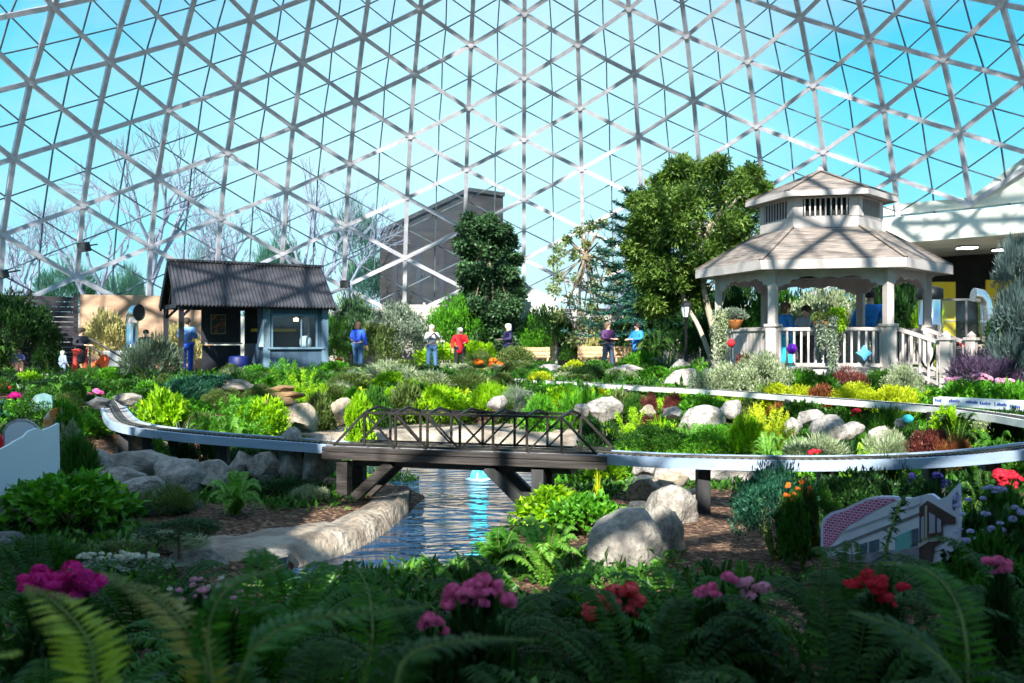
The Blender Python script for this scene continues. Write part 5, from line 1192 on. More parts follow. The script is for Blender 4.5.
# gazebo hanging basket, pedestal planter
def basket(label,px,py,d,r,cols,trail=True):
    p=W(px,py,d); t=thing('hanging_basket',label,'flower basket',p); s=r/F*d
    b=MB(); b.lathe([(0,-s*1.1),(s*.6,-s),(s,-s*.1),(s*1.05,0),(s*.9,0)],(0,0,0),14); b.obj('pot',M['terracotta'],t,smooth=True)
    o=bpy.data.objects.new('foliage',PROTO['med0'][0][1]); C.objects.link(o); o.parent=t; o.location=(0,0,-.08); o.scale=(s*1.5,s*1.5,s*1.7); o.material_slots[0].link='OBJECT'; o.material_slots[0].material=G[cols[0]]
    return t
basket('orange terracotta basket with leafy plant on the gazebo left railing',734,320,20.3,9,['grey'])
b=basket('basket of trailing plants hung in the front opening of the gazebo',822,322,19.3,8,['olive'])
def trail(name,label,px,y0,y1,w,d,col,seed):
    global RNG; RNG=np.random.default_rng(seed); p=W(px,y1,d); H=(y1-y0)/F*d; t=thing(name,label,'trailing plant',p); mb=MB(); st=MB(); r=w/2/F*d
    for k in range(14):
        a=RNG.random()*6.28; rr=r*RNG.uniform(.2,1); z=np.linspace(H,RNG.uniform(0,.5)*H,12); P=np.stack([rr*np.cos(a)+RNG.normal(size=12)*.012,rr*np.sin(a)+RNG.normal(size=12)*.012,z],1); st.tube(P,.006,4,cap=False)
        Q=np.repeat(P,14,0)+RNG.normal(size=(168,3))*r*.25; leaves(mb,Q,RNG.normal(size=Q.shape)+np.array((0,0,-.5)),.07,.03,.1,.2)
    mb.obj('foliage',G[col],t); st.obj('stem',M['stem'],t)
trail('trailing_plant','long pale trailing plant hanging before the gazebo front railing',833,318,382,6,19.1,'grey',1)
trail('trailing_plant','lime trailing plant hanging right of the pale one on the gazebo',838,310,334,12,19.2,'lime',2)
trail('trailing_plant','pale green trailing plant left of the terracotta basket on the gazebo',719,312,372,14,20,'variegated',3)
trail('trailing_plant','grey trailing plant left of the pale long one on the gazebo',822,322,350,7,19.2,'grey',4)
# ------------------------------------------------------------ trees
def branchy(mb,p,d,L,r,depth,rng,tips,spread=.6,up=.15,k=2):
    d=d/np.linalg.norm(d); q=p+d*L; m=(p+q)/2+rng.normal(size=3)*L*.06; mb.tube([p,m,q],[r,r*.82,r*.68],5 if depth>1 else 4,cap=False)
    if depth==0: tips.append(q); return
    for _ in range(k+(rng.random()<.5)):
        nd=d+rng.normal(size=3)*spread+np.array((0,0,up)); branchy(mb,q,nd,L*rng.uniform(.66,.86),r*.62,depth-1,rng,tips,spread,up,k)
    tips.append(q)
def tree(label,px,d,trunks,clumps,col,nl,L,Wd,bark='bark',name='leafy_tree',rc=.5,seed=1,up=.3,squash=.8):
    """trunks: lists of (px,py) polylines; clumps: (px,py,radius px) foliage masses"""
    global RNG; RNG=np.random.default_rng(seed); p=W(px,0,d); g=ground(p.x,p.y)-.05 if (p.x-CX)**2+(p.y-CY)**2<500 else .3; t=thing(name,label,'tree',(p.x,p.y,g)); o0=np.array((p.x,p.y,g))
    mb=MB()
    for tr,r in trunks:
        P=np.array([W(x,y,d+dz) for x,y,dz in tr])-o0; P[0][2]=min(P[0][2],0) ; mb.tube(catmull(P,5),np.linspace(r,r*.4,(len(P)-1)*5+1),8)
    mb.obj('trunk',M[bark],t,smooth=True)
    lf=MB(); br=MB(); top=np.array(W(*trunks[0][0][-1][:2],d))-o0
    for x,y,rp,dz in clumps:
        c=np.array(W(x,y,d+dz))-o0; R=rp/F*d; br.tube([top*.85,(top+c)/2+RNG.normal(size=3)*.15,c],[.05,.035,.02],5,cap=False)
        m=max(3,int(5)); sub=c+sphere_pts(9,-1)*R*.62*np.array((1,1,squash))
        for s_ in sub:
            n=int(nl); v=sphere_pts(n,-1); base=s_+v*R*rc*RNG.uniform(.3,1,(len(v),1))*np.array((1,1,squash)); lvb=RNG.uniform(.25,.6)
            leaves(lf,base,v+RNG.normal(size=v.shape)*.6+np.array((0,0,up)),L*RNG.uniform(.7,1.3,len(v)),Wd,.15,.25,np.clip(RNG.normal(lvb,.2,len(v)),0,1))
    lf.obj('foliage',G[col],t); br.obj('branch',M[bark],t); return t
# ivy clad column
cl=[]
rr=random.Random(3)
for y in range(225,352,12):
    w=32 if 235<y<320 else 25
    for k in (-1,0,1): cl.append((487+k*w*.55+rr.uniform(-4,4)+(3 if y>280 else 0),y+rr.uniform(-4,4),15,rr.uniform(-.4,.4)))
tree('tall narrow dark green ivy clad tree column at the back of the dome',487,37.2,[([(487,368,0),(487,300,0),(487,235,0)],.14)],cl,'ivy',130,.15,.1,seed=3,name='ivy_column')
# broad green tree
rr=random.Random(5)
cl=[(700,185,34,0),(672,200,30,-.5),(730,196,30,.3),(745,220,24,.2),(652,218,24,0),(690,225,34,-.6),(722,232,30,-.4),(668,240,24,-.3),(745,180,20,.4),(715,168,18,0),(680,172,18,0),(660,186,16,0),(756,200,14,0),(700,258,28,-.5),(676,272,24,-.4),(722,262,22,-.4),(655,258,16,.2),(690,295,20,.2),(664,300,20,.2),(740,250,20,0),(640,232,14,.3),(765,190,8,0),(640,205,14,.2),(632,250,10,.2),(648,280,14,.2),(655,235,20,0),(652,305,16,.6),(668,300,16,.5),(642,262,14,.5),(690,272,20,.2),(735,275,14,-.2)]
tree('broad bright green tree left of the gazebo with pale forked trunks',706,24.5,[([(722,378,0),(716,340,0),(706,300,0),(700,262,0),(698,215,0)],.12),([(727,378,.1),(712,335,.2),(722,300,.2),(728,255,.2),(735,215,.2)],.09),([(720,378,-.1),(700,330,0),(684,300,.1),(672,260,.1)],.08)],cl,'tree',200,.15,.055,bark='palebark',seed=5)
# magnolia with sparse leaves
rr=random.Random(8); cl=[(x,y,r,0) for x,y,r in [(590,227,6),(577,232,5),(602,224,5),(560,250,7),(555,262,6),(575,255,6),(590,262,7),(605,255,6),(560,276,7),(578,280,8),(596,285,8),(612,270,6),(570,300,8),(590,305,8),(607,300,7),(562,318,8),(582,325,9),(600,322,8),(620,285,6),(552,290,6),(598,340,8),(575,340,8),(566,240,4),(612,243,4),(586,244,4)]]
tree('open branched white barked magnolia with sparse pale leaves',583,37.2,[([(583,372,0),(582,330,0),(580,290,0),(586,235,0)],.055),([(583,345,0),(570,310,.1),(562,270,.1)],.035),([(583,335,0),(598,300,0),(606,255,0)],.035)],cl,'magnolia',12,.17,.09,bark='bark',name='magnolia_tree',seed=8,rc=.8)
# norfolk pine: tiers of drooping feathery arms
def pine():
    global RNG; RNG=np.random.default_rng(9); d=36; p=W(644,0,d); g=ground(p.x,p.y); t=thing('norfolk_pine','dark blue green pine with tiered branches left of the broad green tree','tree',(p.x,p.y,g)); top=(341.5-178)/F*d+E-g
    MB().tube([(0,0,-.1),(0,0,top*.5),(.02,0,top)],[.12,.08,.02],8).obj('trunk',M['bark'],t)
    for k in range(13):
        z=top*(.24+.74*k/13); R=3.3*(1-.8*(k/13)**1.3); mb=MB(); n=8
        for j in range(n):
            a=j*2*PI/n+k*.5; tt=np.linspace(0,1,7); P=np.stack([R*tt*math.cos(a),R*tt*math.sin(a),z-.35*np.sin(tt*2.2)*R/1.8+.3*tt**2],1); mb.tube(P,np.linspace(.03,.008,7),4,cap=False)
            for i in range(6):
                for f in np.linspace(0,1,5)[:-1]:
                    q=P[i]*(1-f)+P[i+1]*f; m=8; D=RNG.normal(size=(m,3))*(1,1,.35)+np.array((math.cos(a),math.sin(a),.15))*.5; leaves(mb,np.repeat(q[None],m,0),D,.3*(1-.4*tt[i]),.05,.0,.1)
        mb.obj('branch_tier',G['blue'],t)
pine()
# ------------------------------------------------------------ foreground ferns, every frond a part
def near_fern(label,x,y,nf,L,col,seed,zb=None,plen=.085,H=.75,group=None,az=None):
    global RNG; RNG=np.random.default_rng(seed); g=ground(x,y) if zb is None else zb; t=thing('sword_fern',label,'fern',(x,y,g),0,group); crown=MB(); crown.lathe([(0,0),(.05,0),(.06,.06),(.03,.1),(0,.11)],(0,0,0),8); crown.obj('crown',M['bark'],t)
    for k in range(nf):
        a=(k*2.39996+RNG.normal()*.25) if az is None else az[k%len(az)]+RNG.normal()*.15; el=RNG.uniform(.3,1); R=L*RNG.uniform(.8,1.1)*(1-.35*el); Hh=L*H*(.45+.6*el)
        tt=np.linspace(0,1,11); sw=RNG.normal()*.12; P=np.stack([R*tt*np.cos(a+sw*tt),R*tt*np.sin(a+sw*tt),.05+Hh*(1-(1-tt)**2)-.5*L*tt**3*(1.1-el*.7)],1)
        mb=MB(); frond(mb,mb,P,int(34*L/.8)+8,plen*RNG.uniform(.85,1.15),.02,lvb=RNG.uniform(.3,.6)); mb.obj('frond',G[col],t)
for k,(x,y,nf,L,col,la) in enumerate([(-.95,3.3,12,.8,'fern','mid green fern at the bottom left of the pond'),(-.25,3.1,14,.75,'ferndark','dark fern at the bottom centre left of the pink geranium'),(.45,3.0,12,.7,'ferndark','dark fern at the bottom centre under the pink geranium'),
   (1.05,2.9,14,.8,'ferndark','dark fern at the bottom right of the centre'),(1.75,3.1,14,.85,'ferndark','dark fern below the red geranium on the right'),(-1.7,4.2,12,.7,'ferndark','dark fern behind the magenta geranium'),(-1.35,2.6,12,.75,'fern','mid green fern in the bottom left corner region'),
   (.75,3.9,12,.7,'fern','green fern below the coral geranium'),(1.45,3.9,14,.75,'ferndark','dark fern between the coral and pink geraniums'),(2.3,3.9,14,.8,'ferndark','dark fern under the mural sign'),(0,4.2,12,.65,'ferndark','dark fern just in front of the pond water'),
   (2.1,2.7,12,.75,'ferndark','dark fern in the bottom right corner'),(.2,2.3,11,.65,'ferndark','nearest dark fern at the bottom middle'),(-.6,2.4,11,.7,'ferndark','nearest dark fern left of the bottom middle'),(1.3,2.2,11,.7,'ferndark','nearest dark fern right of the bottom middle'),(-2.4,4.6,12,.7,'ferndark','dark fern at the left frame edge below the boulders'),
   (2.75,4.5,14,.75,'fern','green fern at the lower right frame edge'),(-1.1,4.6,12,.65,'fern','green fern under the flat grey rock'),(1.9,4.7,12,.6,'ferndark','dark fern right of the mulch slope')]):
    near_fern(la,x,y,nf,L,col,50+k)
def single_frond(label,pts,col,plen,npair,seed,wid=.014,zb=.2):
    """a long frond close to the camera; pts are (px,py,depth) from base to tip"""
    global RNG; RNG=np.random.default_rng(seed); P=catmull([np.array(W(*p)) for p in pts],6); b0=P[0]; t=thing('fern_frond',label,'fern frond',tuple(b0)); mb=MB(); frond(mb,None,P-b0,npair,plen,wid,lvb=.55,droop=.12); mb.obj('leaflet_blade',G[col],t)
    st=MB(); foot=np.array((0,.05,-.0)); st.tube(P-b0,np.linspace(.005,.0015,len(P)),5); st.tube([(0,0,0),(.02,.03,-.3),(.03,.05,b0[2]*-1+.35)],[.005,.006,.007],5); st.obj('stem',M['stem'],t)
single_frond('nearest yellow green frond rising at the bottom left corner',[(150,735,1.6),(100,690,1.62),(88,640,1.66),(58,605,1.72),(26,586,1.8)],'frondyellow',.075,34,1)
single_frond('olive brown frond crossing right of the yellow green one',[(205,720,1.7),(205,665,1.72),(180,620,1.78),(145,592,1.85),(100,572,1.95)],'frondolive',.06,34,2)
single_frond('blurred dark green frond arching over the bottom left centre',[(225,735,1.5),(250,655,1.5),(300,622,1.55),(370,612,1.6),(430,606,1.7)],'fern',.075,34,3)
single_frond('blurred dark frond hanging toward the pink geranium',[(395,735,1.4),(405,660,1.45),(470,640,1.5),(540,640,1.6)],'ferndark',.06,30,4)
single_frond('blurred frond rising beside the olive one over the small white flowers',[(215,700,1.7),(208,630,1.75),(232,585,1.8),(285,566,1.9)],'fern',.05,30,5)
single_frond('long frond arching at the bottom right corner',[(965,735,2.0),(968,660,2.0),(955,600,2.1),(925,570,2.2),(880,562,2.3)],'fern',.07,34,6)
single_frond('dark frond crossing the bottom right',[(990,735,1.7),(950,670,1.7),(900,630,1.75),(850,612,1.8)],'ferndark',.08,32,7)
single_frond('short yellow tipped frond at the left frame edge',[(-60,690,1.5),(-30,668,1.5),(5,655,1.5),(22,654,1.5)],'frondyellow',.03,20,8)
single_frond('bright green frond rising below the pond centre',[(360,700,2.4),(372,640,2.4),(368,590,2.5),(352,560,2.6)],'fern',.075,30,9)
# ------------------------------------------------------------ ground cover, uncountable
LEDGE=[GP(*q,.4) for q in ((418,480),(375,486),(340,505),(300,513),(240,517),(140,526),(140,576),(240,562),(310,551),(360,535),(396,514),(412,500))]
def cover(name,label,col,n,L,Wd,region,seed,cat='ground cover'):
    global RNG; RNG=np.random.default_rng(seed); P=[]
    while len(P)<n:
        x,y=region(); 
        if (x-CX)**2+(y-CY)**2>22**2: continue
        if -7<x<5 and 4<y<18 and in_poly(x,y,POND): continue
        r2=math.hypot(x-CX,y-CY)
        if 15.2<r2<18.6 and y>25: continue
        if noise.noise(Vector((x*.9+seed,y*.9,0)))<-.05: continue
        if in_poly(x,y,LEDGE): continue
        if 1.1<x<2.6 and 6<y<9.6: continue          # bare mulch slope on the right
        if -6<x<-4.0 and 9.5<y<15: continue      # mulch slope on the left
        P.append((x,y,ground(x,y)))
    P=np.array(P); k=5; Q=np.repeat(P,k,0)+RNG.normal(size=(len(P)*k,3))*(L*.9,L*.9,L*.35); Q[:,2]=np.maximum(Q[:,2],np.repeat(P[:,2],k))
    mb=MB(); leaves(mb,Q,RNG.normal(size=Q.shape)+np.array((0,0,.9)),L*RNG.uniform(.6,1.3,len(Q)),Wd,.2,.2); o=mb.obj(name,G[col]); tag(o,label,cat,kind='stuff'); return o
ru=lambda a,b:RNG.uniform(a,b)
cover('green_groundcover','low mixed green groundcover across the near slope','mid',5000,.09,.035,lambda:(ru(-5,5),ru(3.6,10)),1)
cover('green_groundcover','low bright groundcover between the two railways','bright',14000,.11,.045,lambda:(ru(-9,10),ru(10.5,20)),2)
cover('lime_groundcover','low lime groundcover patches between the two railways','lime',9000,.11,.045,lambda:(ru(-3,10),ru(11,20)),3)
cover('dark_groundcover','dark low groundcover in the far beds','mid',7000,.2,.09,lambda:(ru(-17,17),ru(18.5,34)),4)
cover('green_groundcover','low green groundcover beyond the mural sign at the right','mid',3500,.12,.05,lambda:(ru(4.5,12),ru(3,12)),6)
cover('dark_groundcover','dark low groundcover at the bottom of the picture','ferndark',4000,.07,.022,lambda:(ru(-3.5,3.5),ru(2.2,5.6)),5)

# small filler plants, each its own object
def near_track(x,y,dm=.42):
    return any(np.min(np.hypot(P[:,0]-x,P[:,1]-y))<dm for P in TRACKS)
TAKEN=[]
def fill(label,group,region,n,protos,cols,seed,r0=.22,r1=.42,h0=.28,h1=.5,dm=.5):
    rn=random.Random(seed); k=0; tries=0
    while k<n and tries<6000:
        tries+=1; x,y=rn.uniform(region[0],region[1]),rn.uniform(region[2],region[3])
        if in_poly(x,y,POND) or edge_dist(x,y,POND)<.45 or near_track(x,y) or in_poly(x,y,LEDGE): continue
        if -5<x<3.2 and y<14.9 and edge_dist(x,y,POND)<1.1: continue
        if any(math.hypot(x-a,y-b)<dm for a,b in TAKEN): continue
        if seed in (1,2) and x>-.5: hs=.62
        else: hs=1
        if abs(x-7.3)<3 and abs(y-21.5)<3 : continue
        v=rotz(-ka)@np.array((x+9.39,y-25.5,0))
        if -.3<v[0]<4.8 and -.3<v[1]<3: continue
        TAKEN.append((x,y)); p=protos[k%len(protos)]; key=p.rstrip('0123456789'); c=cols[k%len(cols)]
        o=bpy.data.objects.new(NAME[key],PROTO[p][0][1]); C.objects.link(o); o.location=(x,y,ground(x,y)-.03); r=rn.uniform(r0,r1); o.scale=(r,r,rn.uniform(h0,h1)*hs); o.rotation_euler=(0,0,rn.uniform(0,6.28)); o.material_slots[0].link='OBJECT'; o.material_slots[0].material=G[c]; tag(o,label,CAT[key],group); k+=1
L1='small lime filler plant among the rocks between the bridge and the rear railway'
fill(L1,'lime filler plants behind the bridge',(-3.2,6,14.2,19.5),34,['med0','fern0','fine1'],['lime','yellow'],1)
fill('small green filler plant among the rocks between the bridge and the rear railway','green filler plants behind the bridge',(-3.2,6,13.8,20),44,['fine0','med1','fine2','fern1'],['bright','mid','olive'],2)
fill('small silver flecked filler plant in the hedge behind the bridge','silver filler plants behind the bridge',(-3.5,1,15,20),16,['needle0','fine1'],['variegated','grey'],3)
fill('small green filler plant in the right bed between the two railways','filler plants in the right bed',(3.5,8.5,9.8,14),34,['fine0','med1','fern0','fine2'],['bright','mid','lime','dark'],4,.16,.3,.2,.36,.36)
fill('small green filler plant between the left railway and the kiosk','filler plants left of the slate steps',(-8.5,-3.4,12.2,22),40,['fine0','med1','fern1','fine2'],['mid','bright','teal','olive'],5)
fill('low green filler plant in the far bed before the visitors','filler plants in the far bed',(-8,6.5,20.5,31),60,['fine0','med0','fine2','needle1'],['mid','olive','bright','dark','variegated'],6,.3,.6,.3,.55,.7)
fill('low dark filler plant at the far left in front of the child in striped top','filler plants at the far left',(-14,-9.6,15,26),26,['fine0','fern1','needle0'],['dark','teal','mid'],7,.3,.6,.3,.5,.7)
fill('small dark filler plant on the shaded left bank below the railway','filler plants on the left bank',(-6,-1.9,7.2,8.7),14,['fine0','fern1','med1','needle0'],['dark','mid','teal','olive'],8,.16,.3,.16,.3,.36)
fill('low green filler plant beside the gazebo planting','filler plants by the gazebo',(2.5,11.5,14.2,19),30,['fine0','med0','fine1'],['bright','lime','mid','variegated'],9,.22,.4,.26,.42,.5)
fill('small green filler plant under the right railway','filler plants under the right railway',(3.2,5.6,5.4,8.4),22,['fine0','fern0','med1'],['mid','dark','bright'],10,.14,.26,.18,.3,.34)
# ------------------------------------------------------------ people
def skin(name,chain,m,parent,sub=1,root=0):
    """chain: dict name->(pos,radius[,ry]); edges list"""
    verts,edges=chain; names=list(verts); bm=bmesh.new(); ly=bm.verts.layers.skin.verify(); vs={}
    for k in names:
        v=bm.verts.new(verts[k][0]); vs[k]=v
        r=verts[k][1]; v[ly].radius=(r,r) if np.isscalar(r) else r
    for a,b in edges: bm.edges.new((vs[a],vs[b]))
    vs[names[root]][ly].use_root=True
    me=bpy.data.meshes.new(name); bm.to_mesh(me); bm.free(); o=bpy.data.objects.new(name,me); C.objects.link(o)
    o.modifiers.new('s','SKIN'); s=o.modifiers.new('u','SUBSURF'); s.levels=s.render_levels=sub
    dg=bpy.context.evaluated_depsgraph_get(); me2=bpy.data.meshes.new_from_object(o.evaluated_get(dg)); bpy.data.objects.remove(o)
    me2.materials.clear(); me2.materials.append(m); me2.polygons.foreach_set('use_smooth',np.ones(len(me2.polygons),bool))
    o=bpy.data.objects.new(name,me2); C.objects.link(o); o.parent=parent; return o
def person(label,px,d,ytop,rz,top,bottom,hair,armL,armR,stride=.1,coat=0,zb=None,hat=None,seated=False,lean=0,hold=None,wide=1.17):
    """armL/armR: (elbow xyz, hand xyz) for a 1.7 m body facing -y"""
    p=W(px,0,d); g=.95 if zb is None else zb; H=(341.5-ytop)/F*d+E-g; s=H/1.72*(1 if not seated else 1.72/1.3)
    t=thing('person',label,'person',(p.x,p.y,g),rz); t.scale=(s*wide,s*wide,s); L=lean
    J={'pelvis':((0,0,.93),.115),'waist':((0,-L*.1,1.08),.11),'chest':((0,-L*.3,1.28),.13),'neckb':((0,-L*.4,1.43),.07),'neck':((0,-L*.45,1.49),.052),'head':((0,-L*.5-.01,1.57),.078),'head2':((0,-L*.5-.01,1.65),.068),
       'nose':((0,-L*.5-.105,1.59),.012)}
    e=[('pelvis','waist'),('waist','chest'),('chest','neckb'),('neckb','neck'),('neck','head'),('head','head2'),('head','nose')]
    hip=.09
    for sgn,n,arm in ((1,'L',armL),(-1,'R',armR)):
        J['sh'+n]=((sgn*.17,-L*.35,1.38),.055); J['el'+n]=(arm[0],.042); J['wr'+n]=(arm[1],.028)
        ed=np.array(arm[1])-np.array(arm[0]); ed=ed/np.linalg.norm(ed); J['pa'+n]=(tuple(np.array(arm[1])+ed*.07),.03)
        e+=[('chest','sh'+n),('sh'+n,'el'+n),('el'+n,'wr'+n),('wr'+n,'pa'+n)]
        side=np.cross(ed,(0,0,1)); side=side/(np.linalg.norm(side)+1e-6)
        for q in range(4):
            f0=np.array(arm[1])+ed*.1+side*(q-1.5)*.02; f1=f0+ed*(.06+.012*(1.5-abs(q-1.2)))+np.array((0,0,-.02)); J[f'f{q}{n}']=(tuple(f1),.008); e.append(('pa'+n,f'f{q}{n}'))
        th=np.array(arm[1])+ed*.06+side*.05*-sgn; J['th'+n]=(tuple(th),.009); e.append(('pa'+n,'th'+n))
        y0=(-stride if sgn>0 else stride)
        if seated: J['hp'+n]=((sgn*hip,0,.9),.09); J['kn'+n]=((sgn*.12,-.42,.92),.065); J['an'+n]=((sgn*.12,-.45,.5),.045); J['to'+n]=((sgn*.13,-.6,.45),.035)
        else: J['hp'+n]=((sgn*hip,0,.88),.09); J['kn'+n]=((sgn*.1,y0*.5-.02,.48),.062); J['an'+n]=((sgn*.11,y0+.02,.07),.043); J['to'+n]=((sgn*.12,y0-.14,.035),.035)
        e+=[('pelvis','hp'+n),('hp'+n,'kn'+n),('kn'+n,'an'+n),('an'+n,'to'+n)]
    skin('body',(J,e),M['p_skin'],t)
    def sub(keys,grow,extra={},eex=[]):
        V={k:(J[k][0],J[k][1]+grow.get(k,grow['*'])) for k in keys}; V.update(extra); E_=[x for x in e if x[0] in V and x[1] in V]+eex; return (V,E_)
    # trousers
    skin('trousers',sub(['pelvis','hpL','hpR','knL','knR','anL','anR'],{'*':.018,'knL':.02,'knR':.02,'anL':.028,'anR':.028}),M['p_'+bottom],t)
    ks=['chest','waist','neckb','shL','shR','elL','elR','wrL','wrR','pelvis']
    ex={};ee=[]
    if coat: ex={'hem':((0,0,.93-coat),(.2,.16))}; ee=[('pelvis','hem')]
    skin('jacket' if not coat else 'coat',sub(ks,{'*':.028,'neckb':.02,'wrL':.02,'wrR':.02,'pelvis':.045 if coat else .03},ex,ee),M['p_'+top],t,root=0)
    b=MB(); hz=1.63; b.lathe([(.088,-.06),(.1,-.01),(.092,.06),(.055,.1),(.001,.112)],(0,-L*.5+.012,hz),12,sy=1.1)
    h=b.obj('hair' if not hat else 'hat',M['p_'+(hat or hair)],t,smooth=True)
    if hair in('hairwhite','hairgrey','hairbrown') and not hat:
        b=MB(); b.lathe([(.08,-.16),(.094,-.08),(.09,0)],(0,-L*.5+.035,hz),12); b.obj('hair_back',M['p_'+hair],t,smooth=True)
    for sgn in (1,-1): MB().lathe([(0.001,-.01),(.01,0),(.001,.01)],(sgn*.03,-L*.5-.088,1.61),6).obj('eye',M['eye'],t); MB().lathe([(0.001,-.025),(.014,0),(.001,.028)],(sgn*.082,-L*.5-.01,1.6),6).obj('ear',M['p_skin'],t)
    MB().box((0,-L*.5-.08,1.553),(.045,.012,.01)).obj('mouth',M['mouth'],t)
    for sgn,n in ((1,'L'),(-1,'R')):
        a=J['an'+n][0]; MB().box((a[0],a[1]-.07,a[2]-.03),(.095,.27,.08)).obj('shoe',M['p_shoe'],t,bevel=.02)
    return t
DN=((.24,.02,1.12),(.25,-.08,.88)); DR=((-.24,.02,1.12),(-.25,-.08,.88))
FW=((.23,-.02,1.14),(.1,-.26,1.12)); FR=((-.23,-.02,1.14),(-.1,-.26,1.12)); PH=((.22,-.08,1.16),(.06,-.27,1.34)); PR=((-.22,-.08,1.16),(-.06,-.27,1.34))
person('man in royal blue top and jeans standing with his back to us beside the kiosk',358,33.5,322,PI-.3,'royal','jean','hairbrown',FW,DR,.08)
person('person in pale grey jacket and jeans holding something at chest height',432,33.8,325,.3,'greyjacket','jean','hairgrey',PH,PR,.1)
person('person with white hair in a bright red coat and dark trousers',460,33.2,328,.25,'red','pants','hairwhite',FW,DR,.08,coat=.32,wide=1.3)
person('white haired person in navy coat looking left by the ivy column',508,35.5,324,-1.1,'navy','navy','hairwhite',FW,FR,.06,coat=.2)
person('person in dark plum top and dark jeans near the long bench',608,33.5,322,.6,'plum','jeandark','hairbrown',FW,FR,.1)
person('person in sky blue jacket facing left in front of the right bench',637,33.6,323,-1.0,'skyblue','pants','hairdark',FW,FR,.06,coat=.3,wide=1.3)
person('adult in a long dark coat pushing the stroller at the far left',80,27,328,1.25,'blackcoat','redpants','hairdark',FW,FR,.14,coat=.5,lean=.12,wide=1.3)
person('small child in striped blue top beside the adult in dark coat',63,26.5,351,2.6,'stripe','stripe','hairwhite',DN,DR,.05,wide=1.3)
person('small child in checked top and pink trousers at the far left',19,26.5,350,.4,'checked','pinkpants','hairbrown',FW,DR,.05,wide=1.3)
person('person in pale blue shirt behind the front kiosk post',187,29.3,318,PI,'paleblue','royal','hairdark',FW,FR,.05,wide=1.15)
person('person in black sitting low by the tan wall left of the kiosk',146,30,330,.3,'blackcoat','pants','hairdark',DN,DR,.05)
person('person in sky blue jacket inside the gazebo',786,21.6,303,.9,'skyblue','aqua','hairbrown',FW,FR,.05,zb=1.2)
person('person in grey inside the gazebo beside the one in sky blue',806,22,306,-.8,'greyjacket','pants','hairdark',FW,FR,.05,zb=1.2)
person('person in dark cap and blue top behind the right gazebo column',870,24,290,2.6,'skyblue','jeandark','hairdark',DN,DR,.05,zb=1.0)
# ------------------------------------------------------------ beyond the glass
def bare_tree(label,px,d,ytop,seed,m,group=None):
    rng=np.random.default_rng(seed); p=W(px,0,d); H=(341.5-ytop)/F*d+E; t=thing('bare_tree',label,'tree',(p.x,p.y,.2),0,group); mb=MB(); tips=[]
    branchy(mb,np.zeros(3),np.array((0,0,1.)),H*.24,H*.022,6,rng,tips,.38,.22,2); mb.obj('trunk',m,t)
m1=mat('haze tinted bark',(.13,.15,.22),(.22,.25,.34),4,.9)  # blue of distance haze put into the bark colour
for k,(px,d,yt) in enumerate([(150,52,120),(300,56,150),(95,48,170),(235,60,165),(350,54,185),(20,46,190),(600,60,170),(190,58,200),(725,60,190)]):
    bare_tree(['tallest bare tree outside the glass above the kiosk left end','bare tree outside the glass above the kiosk right end','bare tree outside the glass above the tan wall','bare tree outside the glass above the kiosk roof middle','bare tree outside the glass left of the grey building','bare tree outside the glass at the far left','bare tree outside the glass behind the magnolia','smaller bare tree outside the glass behind the kiosk roof','bare tree outside the glass behind the broad green tree'][k],px,d,yt,k+20,m1)
for k,(px,d,yt,w) in enumerate([(360,64,205,60),(272,66,235,60),(60,60,262,70),(120,62,268,60),(630,70,255,60),(205,66,250,50)]):
    P_('needle0','teal',['tall evergreen outside the glass left of the grey building','evergreen outside the glass above the kiosk ridge','dark evergreen outside behind the dark fence','evergreen outside behind the tan wall','evergreen outside right of the magnolia','evergreen outside above the kiosk left end'][k],px,yt,w,d,name='evergreen_tree',cat='tree')
def building():
    d=62; p=W(442,0,d); t=thing('stone_building','tall brown grey building with narrow windows seen through the glass behind the ivy column','building',(p.x,p.y,.2),.12)
    bm_=mat('brown grey stone',(.008,.008,.011),(.03,.026,.028),.5,.9,stretch=(1,1,4),bump=.3); H=11.2
    b=MB(); b.prism([(-4.2,0),(4.2,0),(4.2,H+.6),(1.8,H+.9),(-1.2,H-.6),(-4.2,H-2)],8,Matrix.Translation((0,4,0))); b.obj('wall',bm_,t)
    for k in range(5): MB().box((-3.2+1.6*k,-.03,5.5),(.35,.1,6.5)).obj('window',mat('dark window glass',(.02,.02,.03),rough=.9),t)
    b=MB(); b.beam((-4.3,-.05,H-2),(-1.2,-.05,H-.5),.3,.25); b.beam((-1.2,-.05,H-.5),(1.8,-.05,H+1),.3,.25); b.beam((1.8,-.05,H+1),(4.3,-.05,H+.7),.3,.25); b.obj('parapet',M['darkmetal'],t)
building()
# blue roofed hut outside seen between cupola and lintel
p=W(868,240,50); t=thing('outdoor_shed','blue shed outside the glass right of the gazebo cupola','shed',(p.x,p.y,.2)); MB().box((0,0,3.0),(3.2,3,6.0)).obj('wall',mat('blue cladding',(.03,.2,.5)),t); b=MB(); b.prism([(-1.8,6),(1.8,6),(0,6.5)],3.2); b.obj('roof',mat('blue roof',(.04,.25,.6)),t)
